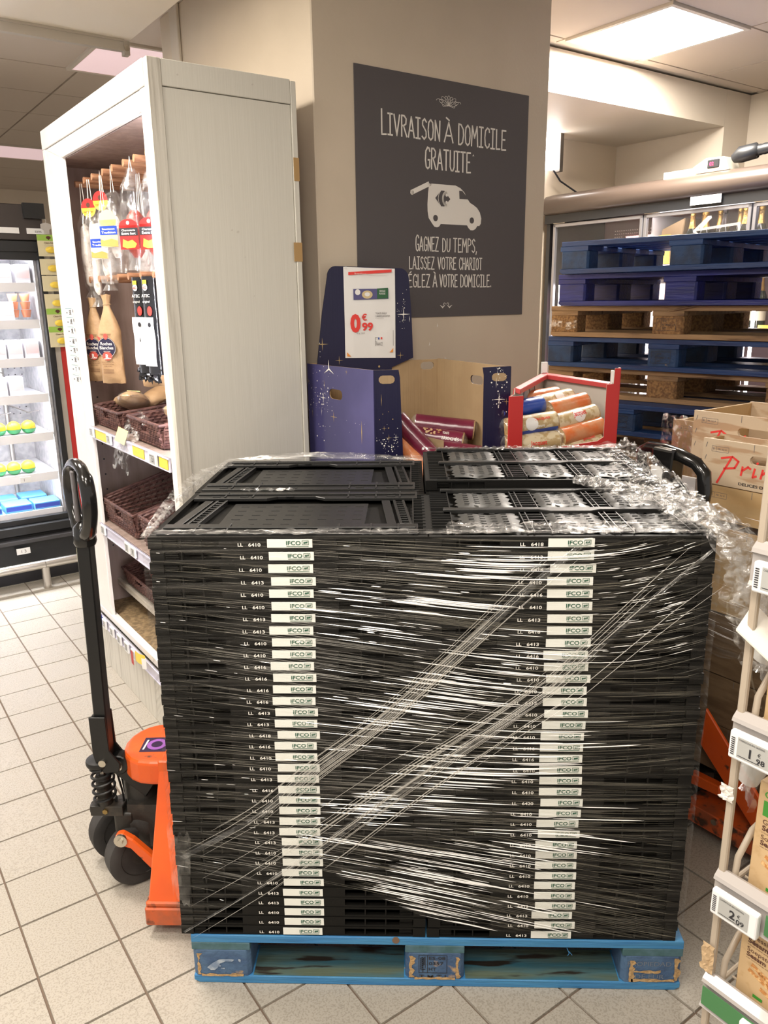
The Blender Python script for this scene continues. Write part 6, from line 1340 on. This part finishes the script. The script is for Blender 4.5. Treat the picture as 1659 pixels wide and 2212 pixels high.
# second truck: drawn with its own frame, forks running under the crates
def jack2():
    O = Vector((1.40, .66, 0))
    t = E('pallet_truck', 'second orange pallet truck standing right of the stack, its black loop handle rising behind it', 'pallet truck', O)
    P = lambda x, y, z: (x-O.x, y-O.y, z)
    a = M(); C_ = [P(1.282, .80, 1.10), P(1.262, .842, 1.145), P(1.258, .835, 1.186), P(1.272, .800, 1.204), P(1.300, .736, 1.207), P(1.322, .676, 1.202), P(1.350, .622, 1.188), P(1.366, .602, 1.164), P(1.370, .595, 1.114), P(1.367, .600, 1.053), P(1.353, .63, 1.012), P(1.330, .69, .985)]
    a.tube(C_, [.014, .017, .018, .018, .018, .019, .019, .020, .020, .019, .018, .016], 14); a.out('handle_grip', grip_m, t, smooth=True)
    a = M(); d = Vector((.030, -.055, 0)); n_ = Vector((.026, .014, 0)); c0 = Vector((1.300, .712, 0))
    ps = []
    for z, k in ((.98, .55), (1.218, 1.0)):
        for sx_, sy_ in ((-1, -1), (1, -1), (1, 1), (-1, 1)): q = c0+d*sx_*.65*k+n_*sy_; ps.append(P(q.x, q.y, z))
    a.hexa(ps); a.out('handle_hub', grip_m, t, bevel=.008, seg=2)
    a = M(); q0 = c0-n_*1.06; a.hexa([P(*(q0-d*.5+Vector((0, 0, 1.10)))), P(*(q0+d*.15+Vector((0, 0, 1.10)))), P(*(q0+d*.15-n_*.06+Vector((0, 0, 1.10)))), P(*(q0-d*.5-n_*.06+Vector((0, 0, 1.10)))), P(*(q0-d*.5+Vector((0, 0, 1.165)))), P(*(q0+d*.2+Vector((0, 0, 1.165)))), P(*(q0+d*.2-n_*.06+Vector((0, 0, 1.165)))), P(*(q0-d*.5-n_*.06+Vector((0, 0, 1.165))))]); a.out('worn_sticker', paper_m, t)
    a = M(); a.tube([P(1.316, .69, 1.135), P(1.337, .656, 1.102), P(1.356, .635, 1.061), P(1.362, .63, 1.016)], .010, 10); a.out('lower_arc', grip_m, t, smooth=True)
    a = M(); a.tube([P(1.315, .70, 1.0), P(1.37, .72, .40)], .020, 8); a.out('tow_bar', steelk_m, t)
    th = Vector((.05, .04, 0))
    def slab(name, mt, q, tk=.03):
        a = M(); t2 = Vector((.794, .608, 0))*tk; q = [Vector(P(*p)) for p in q]
        a.hexa([q[0], q[1], q[1]+t2, q[0]+t2, q[3], q[2], q[2]+t2, q[3]+t2]); return a.out(name, mt, t, bevel=.003)
    slab('side_plate', orange_m, [(1.440, .620, .30), (1.58, .438, .075), (1.632, .370, .10), (1.444, .615, .427)], .012)
    slab('link_arm', orange_m, [(1.425, .640, .150), (1.49, .555, .157), (1.487, .558, .191), (1.425, .640, .188)])
    f = slab('fork', rust_m, [(1.41, .625, .036), (1.80, .114, .036), (1.80, .114, .100), (1.41, .625, .098)], .15)
    a = M(); a.cyl(P(1.477, .536, .085), P(1.469, .530, .085), .010, 8); a.out('bolt', zinc_m, f)
    a = M(); a.lathe([(.07, 0), (.07, .34), (.05, .38)], 16, T(.06, .13, .05)); a.box(-.02, .12, .02, .14, .02, .16); a.out('pump_body', greasy_m, t, smooth=True)
    for dx in (-.0, .09): a = M(); a.lathe([(.06, -.024), (.09, -.026), (.092, 0), (.09, .026), (.06, .024)], 24, T(.0+dx, .10+dx*.7, .093) @ RZ(.6) @ RY(math.pi/2)); a.out('steering_wheel', rubber_m, t, smooth=True)
jack2()
# ================================================================ wire rack with breadstick boxes, right foreground
RK = E('wire_rack', 'beige wire rack with shelf labels at the lower right edge', 'rack', B(.538, -1.015), TH)
a = M(); a.box(-.0055, .0045, -.012, .0, 0, 1.72); a.out('post', cream_m, RK, bevel=.002)
a = M(); a.box(-.0055, .0045, -.80, -.788, 0, 1.72); a.out('post', cream_m, RK, bevel=.002)
a = M(); a.box(.32, .33, -.012, 0, 0, 1.72); a.out('post', cream_m, RK, bevel=.002)
a = M(); a.box(.32, .33, -.80, -.788, 0, 1.72); a.out('post', cream_m, RK, bevel=.002)
rackz = (1.290, 1.020, .735, .530, .25)
for k, z in enumerate(rackz):
    a = M()
    for q in range(9): a.cyl((.02+q*.036, -.015, z-.02), (.02+q*.036, -.79, z-.02), .0022, 6)
    a.cyl((0, -.006, z-.024), (.325, -.006, z-.024), .004, 8); a.cyl((0, -.79, z-.024), (.325, -.79, z-.024), .004, 8); a.out('shelf_wires', cream_m, RK, kind='stuff')
    a = M(); a.tube([(.01, -.020, z-.02), (.015, -.020, z+.04), (.05, -.020, z+.075), (.12, -.020, z+.09), (.30, -.020, z+.09), (.325, -.02, z+.06)], .0055, 8); a.out('side_hoop', cream_m, RK, smooth=True)
    a = M(); a.prism([(-.016, z-.048), (-.006, z-.050), (-.004, z+.008), (.004, z+.016), (-.002, z+.018), (-.014, z+.008), (-.016, z+.002), (-.010, z-.002), (-.012, z-.042)], .0, .79, Matrix(((1, 0, 0, 0), (0, 0, -1, 0), (0, 1, 0, 0), (0, 0, 0, 1)))); a.out('price_channel', mat('clear_channel', (.40, .37, .35), .18, coat=.4), RK)
    a = M(); a.box(-.0175, -.0162, -.79, -.004 if k == 3 else -.09, z-.040, z-.004); a.out('green_strip', mat('rack_green', (.06, .20, .07), .5), RK)
for y, z, tx, c_ in ((-.006, .968, '1', '98'), (-.006, .683, '2', '09'), (-.012, 1.238, '3', '45'), (-.075, .478, '2', '19')):
    a = M(); a.box(-.028, -.016, y-.078, y, z, z+.046); o = a.out('price_tag', esl_m, RK, bevel=.003, seg=2)
    a = M(); a.rect(-y+.014, -y+.064, z+.007, z+.040, T(-.0286, 0, 0) @ YZ); a.out('screen', lcd_m, o)
    a = M(); D = T(-.0290, 0, 0) @ YZ; a.text(tx, -y+.033, z+.014, .014, D, bold=.03); a.text('€', -y+.046, z+.022, .006, D); a.text(c_, -y+.045, z+.011, .008, D, bold=.02, w=.013)
    a.text('CARREFOUR BIO GRESSINS', -y+.016, z+.035, .0028, D, w=.04); a.rect(-y+.016, -y+.05, z+.0095, z+.0105, D)
    for q in range(9): a.rect(-y+.004, -y+.010, z+.008+q*.0034, z+.0097+q*.0034, D)
    a.out('figures', ink_m, o)
card_b = mat('breadstick_card', (.62, .43, .23), .5, col2=(.55, .36, .18), scale=60, mix=(.55, .7)); stick_m = mat('breadstick', (.55, .24, .07), .6, col2=(.75, .48, .22), scale=150, mix=(.5, .6), bump=.3, bscale=200)
def gress(label, y, z, k=0, H_=.190):
    W_ = .105; t = E('breadstick_box', label, 'box', B(.556, -1.015+y, z), TH, 'breadstick boxes on the wire rack')
    a = M(); a.box(0, .06, -W_, 0, 0, H_); a.out('carton', card_b, t, bevel=.0015)
    D = T(-.0006, 0, 0) @ YZ; D2 = T(-.0012, 0, 0) @ YZ
    a = M(); a.text('Carrefour', .010, H_-.024, .011, D, w=.070, bold=.012); a.text('BI', .010, H_-.054, .023, D, w=.034, bold=.06); a.disc(.060, H_-.0425, .0145, D, 22); o = a.out('green_lettering', biog_m, t)
    a = M(); a.text('BIO', .012, .016, .018, T(0, 0, H_+.0006) @ Matrix(((0, 1, 0, 0), (-1, 0, 0, 0), (0, 0, 1, 0), (0, 0, 0, 1))) , w=.05, bold=.05); a.text('Carrefour', .012, .042, .008, T(0, 0, H_+.0006) @ Matrix(((0, 1, 0, 0), (-1, 0, 0, 0), (0, 0, 1, 0), (0, 0, 0, 1))), w=.05); a.out('green_lettering', biog_m, t)
    a = M(); a.disc(.060, H_-.0415, .0085, D2, 14); a.rect(.0588, .0612, H_-.056, H_-.046, D2)
    for q in range(7): a.star(.060+.009*math.cos(q), H_-.040+.006*math.sin(q*1.7), .003, D2, 3, .4)
    a.out('tree_emblem', card_b, o)
    a = M(); a.text('Gressins', .012, H_-.070, .0085, D, w=.042); a.text('Sésame', .012, H_-.081, .0085, D, w=.040, bold=.03); a.text('Soepstengels', .012, H_-.097, .0080, D, w=.064); a.text('Sesam', .012, H_-.107, .0080, D, w=.032, bold=.03)
    a.text("à l'huile d'olive vierge extra 6,2%", .012, H_-.086, .0022, D, w=.055); a.text('met extra vierge olijfolie 6,2%', .012, H_-.1115, .0022, D, w=.055); a.out('brown_lettering', brownk_m, t)
    a = M()
    for (x0, z0, x1, z1) in ((.022, .066, .098, .040), (.018, .054, .075, .036), (.035, .060, .104, .018), (.052, .062, .104, .050), (.040, .032, .072, .022), (.064, .018, .104, .002)):
        d = math.hypot(x1-x0, z1-z0); nx, nz_ = -(z1-z0)/d*.0038, (x1-x0)/d*.0038
        a.poly([(x0, z0), (x0+nx, z0+nz_), (x1+nx, z1+nz_), (x1+.003, z1), (x1-nx, z1-nz_), (x0-nx, z0-nz_)], D)
    a.out('breadstick_picture', stick_m, t)
    a = M(); a.rect(.030, .046, .008, .014, D); o2 = a.out('green_block', biog_m, t); a = M(); a.rect(.060, .085, .004, .010, D); a.out('white_block', paper_m, t)
    return t
gress('breadstick box on the shelf under the 1 euro label, front face fully showing', -.038, .735)
gress('breadstick box on the lower shelf below the 2 euro 09 label', -.040, .530, H_=.185)
gress('breadstick box on the upper shelf, only its left edge in view', -.030, 1.020, H_=.20)
gress('breadstick box next along the shelf under the 1 euro label, out of view', -.150, .735)
gress('breadstick box next along the lower shelf, out of view', -.150, .530, H_=.185)
gress('breadstick box low on the bottom shelf', -.040, .25)
t = E('label_holder', 'white folded plastic label holder on the rack above the cups', 'label holder', B(.53, -1.02, 1.150), TH)
a = M(); a.hexa([(-.012, .012, .018), (-.012, -.06, -.022), (.03, -.06, .0), (.03, .012, .05), (-.012, .012, .021), (-.012, -.06, -.019), (.03, -.06, .003), (.03, .012, .053)]); a.out('tray', mat('white_plastic', (.70, .66, .60), .4), t)
cup_m = mat('clear_cup', (.75, .75, .72), .2, alpha=.45)
for k, (y, z) in enumerate(((-.012, 1.10), (-.012, .885), (-.006, 1.00))):
    if k == 2: continue
    t = E('plastic_cup', 'clear plastic cup in film hanging inside the rack, %s one' % ['upper', 'lower'][k], 'cup', B(.60, -1.000+y, z), TH, 'clear cups inside the rack')
    a = M(); a.lathe([(.016, 0), (.024, .050), (.027, .052), (.025, .058)], 18, RX(.25)); a.out('cup', cup_m, t, smooth=True)
    a = M(); a.grid(lambda i, j: (.02*nz(i*5, j*5)-.01+.02*math.cos(3.1*j), .02-.05*j+.008*nz(i*3, j*7, 2), -.03+.12*i), 14, 10); a.out('film', clear_m, t, smooth=True)
for k, (z, s_) in enumerate(((.905, .5), (.575, 1))):
    t = E('tape_scrap', ['torn white tape stuck to the rack post', 'torn brown paper tape wrapped round the foot of the rack post'][k], 'tape', B(.5306, -1.018, z), TH)
    a = M(); a.grid(lambda i, j: (-.002-.003*nz(i*4, j*4, k), .012-.022*j+.006*nz(i*5, j*3), -.025+.055*i*s_+.004*nz(j*5, i)), 8, 5); a.out('tape', [MATS['white_plastic'], MATS['brown_tape']][k] if k == 0 else mat('tan_tape', (.50, .35, .20), .5), t)
